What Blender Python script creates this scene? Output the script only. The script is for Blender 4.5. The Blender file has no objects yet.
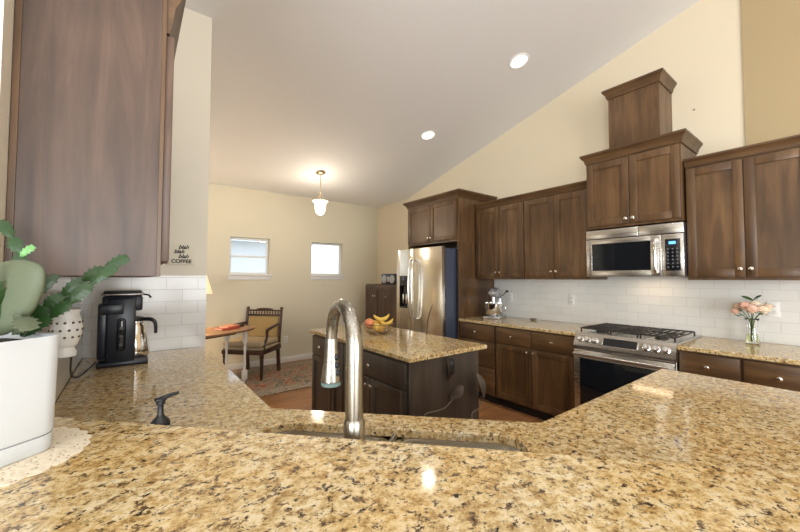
import bpy, bmesh, math, random
from mathutils import Vector, Matrix
R = math.radians
random.seed(7)
S = bpy.context.scene
COL = S.collection

# ------------------------------------------------------------------ camera, world, light, exposure
cam_d = bpy.data.cameras.new('camera'); cam = bpy.data.objects.new('camera', cam_d); COL.objects.link(cam)
cam.location = (0, 0, 1.40)
cam.rotation_euler = (Matrix.Rotation(R(-37.326), 3, 'Z') @ Matrix.Rotation(R(92.063), 3, 'X') @ Matrix.Rotation(.0021, 3, 'Z')).to_euler()
cam_d.sensor_width = 36; cam_d.lens = 15.827; cam_d.clip_start = 0.02; cam_d.clip_end = 200
S.camera = cam
S.view_settings.view_transform = 'Standard'; S.view_settings.look = 'None'
S.view_settings.gamma = 1; S.view_settings.use_curve_mapping = False
S.view_settings.exposure = -0.08
W = bpy.data.worlds.new('sky'); S.world = W; W.use_nodes = True
W.node_tree.nodes['Background'].inputs[0].default_value = (0.80, 0.90, 1.0, 1)
W.node_tree.nodes['Background'].inputs[1].default_value = 2.2

def lamp(name, kind, loc, power, color=(1, 1, 1), target=None, size=1, size_y=None, parent=None, spot=None):
    d = bpy.data.lights.new(name, kind); d.energy = power; d.color = color
    if kind == 'AREA':
        d.shape = 'RECTANGLE' if size_y else 'SQUARE'; d.size = size
        if size_y: d.size_y = size_y
    else:
        d.shadow_soft_size = size
    if spot: d.spot_size = R(spot); d.spot_blend = .6
    o = bpy.data.objects.new(name, d); COL.objects.link(o); o.location = loc
    if target is not None:
        o.rotation_euler = (Vector(target) - Vector(loc)).to_track_quat('-Z', 'Y').to_euler()
    if parent: o.parent = parent
    return o

# unseen area lights added as soft daylight fill, two tilted up to the ceiling
lamp('fill_back', 'AREA', (0.6, -4.2, 1.5), 300, (.92, .97, 1.0), (1.6, 2.0, 3.7), 3.8, 2.4)
lamp('fill_left', 'AREA', (-3.3, -1.0, 1.5), 330, (.90, .96, 1.0), (1.5, 2.0, 3.9), 3.2, 2.2)
lamp('fill_dining', 'AREA', (-.85, 4.4, 1.5), 10, (1.0, .95, .86), (2, 4.9, 1.6), 1.2, 1.4)

# ------------------------------------------------------------------ materials
def mat(name):
    m = bpy.data.materials.new(name); m.use_nodes = True
    return m, m.node_tree.nodes, m.node_tree.links, m.node_tree.nodes['Principled BSDF']
def plain(name, c, rough=.5, metal=0, coat=0, trans=0, emit=None, es=0, bump=0, bscale=200, spec=None, ior=None):
    m, n, l, b = mat(name)
    b.inputs['Base Color'].default_value = (*c, 1); b.inputs['Roughness'].default_value = rough
    b.inputs['Metallic'].default_value = metal; b.inputs['Coat Weight'].default_value = coat
    b.inputs['Transmission Weight'].default_value = trans
    if spec is not None: b.inputs['Specular IOR Level'].default_value = spec
    if ior: b.inputs['IOR'].default_value = ior
    if emit: b.inputs['Emission Color'].default_value = (*emit, 1); b.inputs['Emission Strength'].default_value = es
    tc = n.new('ShaderNodeTexCoord'); t = n.new('ShaderNodeTexNoise'); t.inputs['Scale'].default_value = bscale
    l.new(tc.outputs['Object'], t.inputs['Vector'])
    if bump:
        bp = n.new('ShaderNodeBump'); bp.inputs['Strength'].default_value = bump; bp.inputs['Distance'].default_value = .002
        l.new(t.outputs['Fac'], bp.inputs['Height']); l.new(bp.outputs['Normal'], b.inputs['Normal'])
    else:
        mr = n.new('ShaderNodeMapRange'); mr.inputs['To Min'].default_value = max(0, rough - .03); mr.inputs['To Max'].default_value = rough + .03
        l.new(t.outputs['Fac'], mr.inputs['Value']); l.new(mr.outputs['Result'], b.inputs['Roughness'])
    return m
def ramp(n, stops):
    r = n.new('ShaderNodeValToRGB'); e = r.color_ramp.elements
    while len(e) < len(stops): e.new(.5)
    for k, (p, c) in enumerate(stops): e[k].position = p; e[k].color = (*c, 1)
    return r
def wood(name, dark, mid, light, axis='z', rough=.40, scale=1.0, coat=.10):
    m, n, l, b = mat(name)
    tc = n.new('ShaderNodeTexCoord'); oi = n.new('ShaderNodeObjectInfo')
    add = n.new('ShaderNodeVectorMath'); add.operation = 'ADD'
    mul = n.new('ShaderNodeVectorMath'); mul.operation = 'SCALE'; mul.inputs['Scale'].default_value = 37.0
    comb = n.new('ShaderNodeCombineXYZ')
    for k in range(3): l.new(oi.outputs['Random'], comb.inputs[k])
    l.new(comb.outputs[0], mul.inputs[0]); l.new(tc.outputs['Object'], add.inputs[0]); l.new(mul.outputs[0], add.inputs[1])
    mp = n.new('ShaderNodeMapping')
    s = {'z': (9, 9, .9), 'x': (.9, 9, 9), 'y': (9, .9, 9)}[axis]
    mp.inputs['Scale'].default_value = tuple(scale * v for v in s)
    l.new(add.outputs[0], mp.inputs['Vector'])
    t = n.new('ShaderNodeTexNoise'); t.inputs['Scale'].default_value = 1.6; t.inputs['Detail'].default_value = 7; t.inputs['Roughness'].default_value = .62; t.inputs['Distortion'].default_value = .6
    l.new(mp.outputs[0], t.inputs['Vector'])
    t2 = n.new('ShaderNodeTexNoise'); t2.inputs['Scale'].default_value = 2.5; t2.inputs['Detail'].default_value = 2
    l.new(add.outputs[0], t2.inputs['Vector'])
    mx = n.new('ShaderNodeMix'); mx.inputs['Factor'].default_value = .35
    l.new(t.outputs['Fac'], mx.inputs[2]); l.new(t2.outputs['Fac'], mx.inputs[3])
    r = ramp(n, [(.30, dark), (.5, mid), (.72, light)]); l.new(mx.outputs[0], r.inputs[0])
    l.new(r.outputs[0], b.inputs['Base Color'])
    b.inputs['Roughness'].default_value = rough; b.inputs['Coat Weight'].default_value = coat; b.inputs['Coat Roughness'].default_value = .25
    bp = n.new('ShaderNodeBump'); bp.inputs['Strength'].default_value = .06; bp.inputs['Distance'].default_value = .002
    l.new(t.outputs['Fac'], bp.inputs['Height']); l.new(bp.outputs['Normal'], b.inputs['Normal'])
    return m
def granite_mat():
    m, n, l, b = mat('granite')
    tc = n.new('ShaderNodeTexCoord')
    mp = n.new('ShaderNodeMapping'); mp.inputs['Rotation'].default_value = (0, 0, R(20)); mp.inputs['Scale'].default_value = (1, 1.1, 1)
    l.new(tc.outputs['Object'], mp.inputs['Vector'])
    def noise(sc, det, rg, dist=0):
        t = n.new('ShaderNodeTexNoise'); t.inputs['Scale'].default_value = sc; t.inputs['Detail'].default_value = det
        t.inputs['Roughness'].default_value = rg; t.inputs['Distortion'].default_value = dist
        l.new(mp.outputs[0], t.inputs['Vector']); return t
    a = noise(50, 8, .72, .2)
    base = ramp(n, [(.30, (.16, .082, .028)), (.40, (.42, .27, .105)), (.48, (.60, .445, .215)), (.56, (.74, .61, .375)), (.66, (.76, .67, .49)), (.80, (.52, .48, .41))])
    l.new(a.outputs['Fac'], base.inputs[0])
    big = noise(6, 2, .5)
    warm = ramp(n, [(.40, (1.0, .90, .72)), (.62, (1.0, 1.0, 1.0))]); l.new(big.outputs['Fac'], warm.inputs[0])
    mul = n.new('ShaderNodeMix'); mul.data_type = 'RGBA'; mul.blend_type = 'MULTIPLY'; mul.inputs[0].default_value = .8
    l.new(base.outputs[0], mul.inputs[6]); l.new(warm.outputs[0], mul.inputs[7])
    d = noise(66, 7, .72, .2)
    dr = ramp(n, [(.555, (0, 0, 0)), (.59, (1, 1, 1))]); l.new(d.outputs['Fac'], dr.inputs[0])
    dc = noise(110, 2, .5)
    dcol = ramp(n, [(.40, (.030, .018, .012)), (.60, (.17, .10, .05))]); l.new(dc.outputs['Fac'], dcol.inputs[0])
    mx = n.new('ShaderNodeMix'); mx.data_type = 'RGBA'
    l.new(dr.outputs[0], mx.inputs[0]); l.new(mul.outputs[2], mx.inputs[6]); l.new(dcol.outputs[0], mx.inputs[7])
    g = noise(120, 4, .7, .2)
    gr = ramp(n, [(.57, (0, 0, 0)), (.63, (.8, .8, .8))]); l.new(g.outputs['Fac'], gr.inputs[0])
    mx2 = n.new('ShaderNodeMix'); mx2.data_type = 'RGBA'; mx2.inputs[7].default_value = (.12, .075, .042, 1)
    l.new(gr.outputs[0], mx2.inputs[0]); l.new(mx.outputs[2], mx2.inputs[6])
    l.new(mx2.outputs[2], b.inputs['Base Color'])
    b.inputs['Roughness'].default_value = .09; b.inputs['Specular IOR Level'].default_value = .6
    return m
def tile_mat(name, axis, c1, c2, grout):
    # axis: which world axis runs along the wall; the vertical is z
    m, n, l, b = mat(name)
    tc = n.new('ShaderNodeTexCoord'); sp = n.new('ShaderNodeSeparateXYZ'); cb = n.new('ShaderNodeCombineXYZ')
    l.new(tc.outputs['Object'], sp.inputs[0]); l.new(sp.outputs['X' if axis == 'x' else 'Y'], cb.inputs[0])
    ad = n.new('ShaderNodeMath'); ad.operation = 'SUBTRACT'; ad.inputs[1].default_value = .915
    l.new(sp.outputs['Z'], ad.inputs[0]); l.new(ad.outputs[0], cb.inputs[1])
    t = n.new('ShaderNodeTexBrick'); t.inputs['Scale'].default_value = 1; t.inputs['Mortar Size'].default_value = .0016
    t.inputs['Mortar Smooth'].default_value = .3; t.inputs['Brick Width'].default_value = .188; t.inputs['Row Height'].default_value = .0815
    t.inputs['Color1'].default_value = (*c1, 1); t.inputs['Color2'].default_value = (*c2, 1); t.inputs['Mortar'].default_value = (*grout, 1)
    l.new(cb.outputs[0], t.inputs['Vector']); l.new(t.outputs['Color'], b.inputs['Base Color'])
    bp = n.new('ShaderNodeBump'); bp.invert = True; bp.inputs['Strength'].default_value = .5; bp.inputs['Distance'].default_value = .002
    l.new(t.outputs['Fac'], bp.inputs['Height']); l.new(bp.outputs['Normal'], b.inputs['Normal'])
    b.inputs['Roughness'].default_value = .14
    return m
def brushed(name, c, rough=.28, axis='z'):
    m, n, l, b = mat(name)
    tc = n.new('ShaderNodeTexCoord'); mp = n.new('ShaderNodeMapping')
    mp.inputs['Scale'].default_value = {'z': (300, 300, 4), 'x': (4, 300, 300), 'y': (300, 4, 300)}[axis]
    l.new(tc.outputs['Object'], mp.inputs['Vector'])
    t = n.new('ShaderNodeTexNoise'); t.inputs['Scale'].default_value = 1; l.new(mp.outputs[0], t.inputs['Vector'])
    mr = n.new('ShaderNodeMapRange'); mr.inputs['To Min'].default_value = rough - .06; mr.inputs['To Max'].default_value = rough + .08
    l.new(t.outputs['Fac'], mr.inputs['Value']); l.new(mr.outputs['Result'], b.inputs['Roughness'])
    b.inputs['Base Color'].default_value = (*c, 1); b.inputs['Metallic'].default_value = 1
    return m
def floor_mat():
    m, n, l, b = mat('floor_planks')
    tc = n.new('ShaderNodeTexCoord'); t = n.new('ShaderNodeTexBrick')
    t.inputs['Scale'].default_value = 1; t.inputs['Brick Width'].default_value = 1.3; t.inputs['Row Height'].default_value = .125; t.inputs['Mortar Size'].default_value = .0015
    t.inputs['Color1'].default_value = (.31, .145, .060, 1); t.inputs['Color2'].default_value = (.42, .205, .088, 1); t.inputs['Mortar'].default_value = (.05, .02, .01, 1)
    l.new(tc.outputs['Object'], t.inputs['Vector'])
    mp = n.new('ShaderNodeMapping'); mp.inputs['Scale'].default_value = (1.5, 22, 1); l.new(tc.outputs['Object'], mp.inputs['Vector'])
    g = n.new('ShaderNodeTexNoise'); g.inputs['Scale'].default_value = 1.6; g.inputs['Detail'].default_value = 6; g.inputs['Distortion'].default_value = .8; l.new(mp.outputs[0], g.inputs['Vector'])
    r = ramp(n, [(.3, (.55, .5, .45)), (.7, (1.25, 1.2, 1.15))]); l.new(g.outputs['Fac'], r.inputs[0])
    mx = n.new('ShaderNodeMix'); mx.data_type = 'RGBA'; mx.blend_type = 'MULTIPLY'; mx.inputs[0].default_value = .8
    l.new(t.outputs['Color'], mx.inputs[6]); l.new(r.outputs[0], mx.inputs[7]); l.new(mx.outputs[2], b.inputs['Base Color'])
    b.inputs['Roughness'].default_value = .3
    return m
def rug_mat():
    m, n, l, b = mat('rug_weave')
    tc = n.new('ShaderNodeTexCoord')
    v = n.new('ShaderNodeTexVoronoi'); v.inputs['Scale'].default_value = 7; l.new(tc.outputs['Object'], v.inputs['Vector'])
    r1 = ramp(n, [(.0, (.34, .075, .04)), (.28, (.42, .15, .08)), (.46, (.42, .34, .24)), (.66, (.10, .13, .11)), (.82, (.38, .22, .12)), (1, (.42, .35, .26))])
    w = n.new('ShaderNodeTexNoise'); w.inputs['Scale'].default_value = 6; w.inputs['Detail'].default_value = 5; w.inputs['Distortion'].default_value = 2.5; l.new(tc.outputs['Object'], w.inputs['Vector'])
    mr = n.new('ShaderNodeMapRange'); mr.inputs['From Min'].default_value = .28; mr.inputs['From Max'].default_value = .72; l.new(w.outputs['Fac'], mr.inputs['Value'])
    l.new(mr.outputs[0], r1.inputs[0])
    # pale border along the near edge of the weave
    sp = n.new('ShaderNodeSeparateXYZ'); l.new(tc.outputs['Object'], sp.inputs[0])
    ab = n.new('ShaderNodeMath'); ab.operation = 'ABSOLUTE'; l.new(sp.outputs['Y'], ab.inputs[0])
    br = ramp(n, [(.47, (0, 0, 0)), (.51, (1, 1, 1))]); l.new(ab.outputs[0], br.inputs[0])
    f = n.new('ShaderNodeTexNoise'); f.inputs['Scale'].default_value = 40; f.inputs['Detail'].default_value = 4; l.new(tc.outputs['Object'], f.inputs['Vector'])
    bc = ramp(n, [(.35, (.16, .13, .10)), (.5, (.38, .32, .245)), (.65, (.48, .41, .32))]); l.new(f.outputs['Fac'], bc.inputs[0])
    mf = n.new('ShaderNodeMath'); mf.operation = 'MULTIPLY'; mf.inputs[1].default_value = .85; l.new(br.outputs[0], mf.inputs[0])
    mx = n.new('ShaderNodeMix'); mx.data_type = 'RGBA'; l.new(mf.outputs[0], mx.inputs[0]); l.new(r1.outputs[0], mx.inputs[6]); l.new(bc.outputs[0], mx.inputs[7])
    l.new(mx.outputs[2], b.inputs['Base Color']); b.inputs['Roughness'].default_value = .95
    return m

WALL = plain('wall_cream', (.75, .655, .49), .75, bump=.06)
WALLSHADE = plain('wall_shade_tan', (.43, .325, .18), .75, bump=.06)  # shading at the right end of the wall put into a darker tan
WALLD = plain('wall_dining', (.70, .645, .50), .75, bump=.06)
WALLG = plain('wall_left_paint', (.74, .68, .57), .75, bump=.06)
CEIL = plain('ceiling_paint', (.87, .87, .87), .8, bump=.08)
WHITE = plain('white_paint', (.83, .82, .79), .4)
CAB = wood('cabinet_wood', (.040, .0185, .0065), (.095, .0475, .0175), (.19, .101, .041))
CABH = wood('cabinet_wood_across', (.040, .0185, .0065), (.095, .0475, .0175), (.19, .101, .041), 'x')
CABL = wood('cabinet_wood_pale', (.032, .017, .010), (.082, .046, .029), (.165, .100, .066), rough=.45, scale=1.1, coat=.08)
ISL = wood('island_wood', (.040, .029, .021), (.072, .054, .041), (.11, .084, .064))
GAP = plain('dark_gap', (.010, .006, .004), .7)
NICKEL = plain('nickel', (.72, .66, .58), .22, 1)
STEEL = brushed('stainless', (.66, .64, .61), .26)
STEELX = brushed('stainless_across', (.66, .64, .61), .26, 'x')
CHROME = plain('chrome', (.80, .80, .80), .10, 1)
FAUC = brushed('brushed_nickel', (.43, .41, .365), .27)
BLACK = plain('black_plastic', (.010, .011, .014), .35)
NAVY = plain('navy_black_plastic', (.010, .014, .026), .32)
BGLASS = plain('black_glass', (.008, .010, .013), .05, spec=.7)
IRON = plain('cast_iron', (.030, .025, .022), .5)
GRAN = granite_mat()
TILEX = tile_mat('tile_white_x', 'x', (.74, .735, .72), (.78, .775, .76), (.58, .57, .55))
TILEY = tile_mat('tile_white_y', 'y', (.74, .735, .70), (.78, .77, .735), (.62, .60, .56))
GLASS = plain('clear_glass', (1, 1, 1), .01, trans=1, ior=1.45)
FLOOR = floor_mat()
CREAM = plain('cream_cord', (.78, .68, .52), .9, bump=.5, bscale=300)
CERAM = plain('white_ceramic', (.82, .81, .79), .3)
LEAF = plain('cactus_green', (.020, .055, .013), .38, bump=.2, bscale=60)
LEAFP = plain('cactus_pale_green', (.095, .115, .065), .6, bump=.3, bscale=90)
LEAFN = plain('cactus_new_green', (.16, .36, .12), .4)
SOIL = plain('soil', (.035, .026, .02), .95, bump=1, bscale=120)
DARKW = wood('antique_wood', (.022, .009, .005), (.05, .02, .010), (.10, .042, .02), rough=.3)
TABW = wood('table_wood', (.15, .075, .03), (.24, .125, .055), (.33, .18, .09), 'x')
CLOTH = plain('tan_fabric', (.42, .33, .215), .9, bump=.6, bscale=160)
TAPE = plain('gold_tapestry', (.40, .29, .13), .85, bump=.8, bscale=60)

# ------------------------------------------------------------------ mesh helpers
def tag(o, label=None, cat=None, group=None, kind=None):
    if label: o['label'] = label
    if cat: o['category'] = cat
    if group: o['group'] = group
    if kind: o['kind'] = kind
    return o
def thing(name, loc, label, cat, rz=0, group=None):
    o = bpy.data.objects.new(name, None); COL.objects.link(o); o.empty_display_size = .05
    o.location = loc; o.rotation_euler = (0, 0, rz)
    return tag(o, label, cat, group)
class MB:
    def __init__(s): s.bm = bmesh.new()
    def _merge(s, b, mtx=None):
        if mtx is not None: b.transform(mtx)
        me = bpy.data.meshes.new('t'); b.to_mesh(me); s.bm.from_mesh(me); bpy.data.meshes.remove(me); b.free(); return s
    def box(s, x0, x1, y0, y1, z0, z1, bev=0, seg=2, mtx=None):
        b = bmesh.new(); bmesh.ops.create_cube(b, size=1)
        for v in b.verts: v.co = Vector((x0 + (v.co.x + .5) * (x1 - x0), y0 + (v.co.y + .5) * (y1 - y0), z0 + (v.co.z + .5) * (z1 - z0)))
        bmesh.ops.recalc_face_normals(b, faces=b.faces)
        if bev: bmesh.ops.bevel(b, geom=b.edges[:], offset=bev, segments=seg, affect='EDGES', profile=.5)
        return s._merge(b, mtx)
    def cyl(s, p0, p1, r0, r1=None, n=20, bev=0):
        p0, p1 = Vector(p0), Vector(p1); d = p1 - p0
        b = bmesh.new(); bmesh.ops.create_cone(b, cap_ends=True, segments=n, radius1=r0, radius2=r0 if r1 is None else r1, depth=d.length)
        if bev: bmesh.ops.bevel(b, geom=[e for e in b.edges if any(len(f.verts) > 4 for f in e.link_faces)], offset=bev, segments=2, affect='EDGES')
        m = Matrix.Translation((p0 + p1) / 2) @ d.to_track_quat('Z', 'Y').to_matrix().to_4x4()
        return s._merge(b, m)
    def ball(s, c, r, sc=(1, 1, 1), u=16, v=10, rot=None):
        b = bmesh.new(); bmesh.ops.create_uvsphere(b, u_segments=u, v_segments=v, radius=r)
        m = Matrix.Translation(c) @ (rot.to_4x4() if rot else Matrix()) @ Matrix.Diagonal((*sc, 1))
        return s._merge(b, m)
    def lathe(s, prof, c=(0, 0, 0), n=28, mtx=None, cap=True):
        b = bmesh.new(); rings = []
        for r, z in prof:
            if r < 1e-5: rings.append([b.verts.new((0, 0, z))])
            else: rings.append([b.verts.new((r * math.cos(2 * math.pi * k / n), r * math.sin(2 * math.pi * k / n), z)) for k in range(n)])
        for a, c2 in zip(rings, rings[1:]):
            for k in range(n):
                q = (k + 1) % n
                if len(a) == 1 and len(c2) == 1: continue
                if len(a) == 1: b.faces.new((a[0], c2[q], c2[k]))
                elif len(c2) == 1: b.faces.new((a[k], a[q], c2[0]))
                else: b.faces.new((a[k], a[q], c2[q], c2[k]))
        if cap:
            for r_ in (rings[0], rings[-1]):
                if len(r_) > 1:
                    try: b.faces.new(r_)
                    except ValueError: pass
        bmesh.ops.recalc_face_normals(b, faces=b.faces)
        m = Matrix.Translation(c)
        if mtx is not None: m = m @ mtx
        return s._merge(b, m)
    def tube(s, pts, r, n=12, smooth=6):
        pts = [Vector(p) for p in pts]; rs = r if isinstance(r, (list, tuple)) else [r] * len(pts)
        if smooth and len(pts) > 2:
            P, Q = [], []
            for i in range(len(pts) - 1):
                a, b_, c, d = pts[max(i - 1, 0)], pts[i], pts[i + 1], pts[min(i + 2, len(pts) - 1)]
                for k in range(smooth):
                    t = k / smooth
                    P.append(.5 * ((2 * b_) + (c - a) * t + (2 * a - 5 * b_ + 4 * c - d) * t * t + (3 * b_ - a - 3 * c + d) * t ** 3))
                    Q.append(rs[i] * (1 - t) + rs[i + 1] * t)
            P.append(pts[-1]); Q.append(rs[-1]); pts, rs = P, Q
        b = bmesh.new(); rings = []; up = None
        for i, p in enumerate(pts):
            d = (pts[min(i + 1, len(pts) - 1)] - pts[max(i - 1, 0)]).normalized()
            if up is None: up = d.orthogonal().normalized()
            up = (up - d * up.dot(d)).normalized(); w = d.cross(up)
            rings.append([b.verts.new(p + (up * math.cos(2 * math.pi * k / n) + w * math.sin(2 * math.pi * k / n)) * rs[i]) for k in range(n)])
        for a, c in zip(rings, rings[1:]):
            for k in range(n): b.faces.new((a[k], a[(k + 1) % n], c[(k + 1) % n], c[k]))
        b.faces.new(rings[0]); b.faces.new(rings[-1])
        bmesh.ops.recalc_face_normals(b, faces=b.faces)
        return s._merge(b)
    def prism(s, poly, axis, a0, a1):
        # poly in the two other axes, in order
        b = bmesh.new()
        def mk(p, a): return {'x': (a, p[0], p[1]), 'y': (p[0], a, p[1]), 'z': (p[0], p[1], a)}[axis]
        A = [b.verts.new(mk(p, a0)) for p in poly]; B = [b.verts.new(mk(p, a1)) for p in poly]
        n = len(poly)
        b.faces.new(A); b.faces.new(B)
        for k in range(n): b.faces.new((A[k], A[(k + 1) % n], B[(k + 1) % n], B[k]))
        bmesh.ops.recalc_face_normals(b, faces=b.faces)
        return s._merge(b)
    def xf(s, m): s.bm.transform(m); return s
    def build(s, name, m, parent=None, smooth=40, loc=None):
        me = bpy.data.meshes.new(name); s.bm.to_mesh(me); s.bm.free()
        me.materials.append(m)
        if smooth:
            for p in me.polygons: p.use_smooth = True
            try: me.set_sharp_from_angle(angle=R(smooth))
            except AttributeError: pass
        o = bpy.data.objects.new(name, me); COL.objects.link(o)
        if parent: o.parent = parent
        if loc: o.location = loc
        return o
def struct(name, mb, m, parent=None, smooth=30):
    o = mb.build(name, m, parent, smooth)
    if parent is None: o['kind'] = 'structure'
    return o
def inset(poly, d):
    n = len(poly); out = []
    area = sum(poly[k][0] * poly[(k + 1) % n][1] - poly[(k + 1) % n][0] * poly[k][1] for k in range(n))
    sg = 1 if area > 0 else -1
    for k in range(n):
        p0, p1, p2 = Vector(poly[k - 1]), Vector(poly[k]), Vector(poly[(k + 1) % n])
        e1 = (p1 - p0).normalized(); e2 = (p2 - p1).normalized()
        n1 = Vector((-e1.y, e1.x)) * sg; n2 = Vector((-e2.y, e2.x)) * sg
        bis = (n1 + n2); 
        if bis.length < 1e-6: bis = n1
        bis.normalize(); out.append(p1 + bis * (d / max(.3, bis.dot(n1))))
    return [tuple(p) for p in out]
def slab(mb, outer, z0, z1, hole=None, ch=.004):
    b = bmesh.new()
    def loop(poly, z): return [b.verts.new((p[0], p[1], z)) for p in poly]
    def side(A, B):
        n = len(A)
        for k in range(n): b.faces.new((A[k], A[(k + 1) % n], B[(k + 1) % n], B[k]))
    specs = [(outer, 1)] + ([(hole, -1)] if hole else [])
    tops, bots = [], []
    for poly, sgn in specs:
        pi = inset(poly, ch * sgn)
        a = loop(pi, z1); c = loop(poly, z1 - ch); d = loop(poly, z0 + ch); e = loop(pi, z0)
        side(a, c); side(c, d); side(d, e); tops.append(a); bots.append(e)
    for grp in (tops, bots):
        edges = []
        for lp in grp:
            for k in range(len(lp)):
                edges.append(b.edges.get((lp[k], lp[(k + 1) % len(lp)])))
        bmesh.ops.triangle_fill(b, use_beauty=True, use_dissolve=False, edges=edges)
    bmesh.ops.recalc_face_normals(b, faces=b.faces)
    mb._merge(b); return mb
def rrect(x0, x1, y0, y1, r, n=6):
    out = []
    for cx, cy, a0 in ((x1 - r, y1 - r, 0), (x0 + r, y1 - r, 90), (x0 + r, y0 + r, 180), (x1 - r, y0 + r, 270)):
        for k in range(n + 1):
            a = R(a0 + 90 * k / n); out.append((cx + r * math.cos(a), cy + r * math.sin(a)))
    return out
def copy_tree(o, parent=None):
    c = o.copy(); COL.objects.link(c)
    if parent: c.parent = parent
    for ch in list(o.children): copy_tree(ch, c)
    return c
def text_mesh(name, s, size, m, parent, mtx, shear=0, depth=.0006, spacing=1.0, bold=0):
    cu = bpy.data.curves.new(name, 'FONT'); cu.body = s; cu.size = size; cu.shear = shear; cu.extrude = depth; cu.align_x = 'CENTER'; cu.offset = bold; cu.space_character = spacing
    t = bpy.data.objects.new(name, cu); COL.objects.link(t)
    bpy.context.view_layer.update()
    me = bpy.data.meshes.new_from_object(t.evaluated_get(bpy.context.evaluated_depsgraph_get()))
    bpy.data.objects.remove(t); me.transform(mtx); me.materials.clear(); me.materials.append(m)
    o = bpy.data.objects.new(name, me); COL.objects.link(o); o.parent = parent
    return o

# ------------------------------------------------------------------ key dimensions
WX = 3.90          # stove wall plane
WY = 5.87          # window wall plane
LX = -.236          # left wall plane
CT = .915           # counter top
BARZ = 1.07
e = 1 / math.sqrt(2)
def sd(s1, s2): return ((s1 + s2) * e, (s2 - s1) * e)
def ceil_z(y): return 2.82 if y > 4.915 else (2.82 + .2475 * (4.915 - y) if y > -1 else 4.284 - .25 * (-1 - y))

# ------------------------------------------------------------------ the setting
struct('floor', MB().box(-3.6, WX + .15, -4.7, WY + .15, -.1, 0), FLOOR)
prof = [(-4.7, ceil_z(-4.7)), (-1, 4.284), (4.915, 2.82), (WY + .15, 2.82)]
struct('ceiling', MB().prism(prof + [(y, z + .12) for y, z in reversed(prof)], 'x', -3.6, WX + .15), CEIL)
def gable(y0, y1):
    ys = [y0] + [y for y in (-1, 4.915) if y0 < y < y1] + [y1]
    return [(y0, 0)] + [(y, ceil_z(y) + .01) for y in ys] + [(y1, 0)]
struct('wall_right', MB().prism(gable(.535, WY + .15), 'x', WX, WX + .15), WALL)
struct('wall_right_near', MB().prism(gable(-4.7, .535), 'x', WX - .012, WX + .15), WALLSHADE)  # slight projection made up to carry the painted shading band
struct('wall_left', MB().prism(gable(1.12, 2.99), 'x', LX - .12, LX), WALLG)
struct('wall_left_end', MB().prism([(2.869, 0), (2.869, ceil_z(2.869) + .01), (2.99, ceil_z(2.99) + .01), (2.99, 0)], 'x', LX + .0005, .430), WALLG)
struct('wall_dining_left', MB().prism(gable(2.99, WY + .15), 'x', -1.15, -1.0), WALLD)  # unseen wall put in close so the fridge reflects its warm lamplight
struct('wall_far_left', MB().prism(gable(-4.7, WY + .15), 'x', -3.6, -3.5), WALLD)
# rear wall of the room behind the camera
struct('wall_back', MB().box(-3.5, WX, -4.7, -4.6, 0, ceil_z(-4.6) + .01), WALL)
# window wall with two openings
WINS = [(1.190, 1.790, 1.463, 2.045), (2.515, 3.125, 1.463, 2.045)]
wm = MB()
xs = [-3.5, WINS[0][0], WINS[0][1], WINS[1][0], WINS[1][1], WX]
for k in (0, 2, 4): wm.box(xs[k], xs[k + 1], WY, WY + .15, 0, 2.83)
for x0, x1, z0, z1 in WINS: wm.box(x0, x1, WY, WY + .15, 0, z0).box(x0, x1, WY, WY + .15, z1, 2.83)
struct('wall_window_side', wm, WALLD)
for i, (x0, x1, z0, z1) in enumerate(WINS):
    f = MB(); y0, y1 = WY + .075, WY + .115; t = .032
    f.box(x0, x1, y0, y1, z0, z0 + t, .004).box(x0, x1, y0, y1, z1 - t, z1, .004).box(x0, x0 + t, y0, y1, z0 + t, z1 - t, .004).box(x1 - t, x1, y0, y1, z0 + t, z1 - t, .004)
    if i == 0: f.box(x0 + t, x1 - t, y0 - .008, y1, z0 + .27, z0 + .30, .003)
    fo = struct('window_%d' % (i + 1), f, WHITE)
    struct('window_sill', MB().box(x0 - .035, x1 + .035, WY - .045, WY + .075, z0 - .022, z0 + .002, .005).box(x0 - .02, x1 + .02, WY - .016, WY, z0 - .085, z0 - .022, .003), WHITE, fo)
    struct('window_pane', MB().box(x0 + t, x1 - t, WY + .092, WY + .098, z0 + t, z1 - t), GLASS, fo)
struct('baseboard_window_side', MB().box(-3.5, WX, WY - .014, WY, 0, .095, .004), WHITE)
struct('baseboard_right', MB().box(WX - .014, WX, 5.40, WY - .015, 0, .095, .004), WHITE)
# tiled backsplashes
struct('trim_1', MB().box(WX - .014, WX - .0005, .10, 3.00, CT, 1.43), TILEY)
struct('trim_2', MB().box(LX + .0005, LX + .010, 1.20, 2.858, CT, 1.417), TILEY)
struct('trim_3', MB().box(LX + .011, .430, 2.859, 2.8685, CT, 1.417), TILEX)
# knee wall carrying the raised bar
struct('wall_knee', MB().prism([sd(-.985, .50), sd(-.985, .698), sd(1.0, .668), sd(1.0, .50)], 'z', 0, BARZ - .03), WALLG)

# pale neighbouring house and lawn seen through the dining windows
hs = thing('neighbour_house', (1.2, 11.5, -.1), 'pale neighbouring house with grey roof beyond the dining windows', 'house')
HOUSE = plain('pale_siding', (.86, .88, .92), .8); ROOF = plain('grey_roof', (.70, .71, .73), .9)
MB().box(-3.5, 3.2, 0, 4, 0, 2.62).build('wall', HOUSE, hs)
MB().prism([(-.5, 2.6), (2, 3.9), (4.5, 2.6)], 'x', -3.9, 3.6).build('roof', ROOF, hs)
MB().box(.2, 1.1, -.03, 0, 1.1, 2.2, .01).build('window', plain('pale_glass', (.5, .56, .62), .1), hs)
struct('ground', MB().box(-15, 20, WY + .16, 40, -.2, -.1), plain('lawn', (.42, .43, .38), .95))

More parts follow.
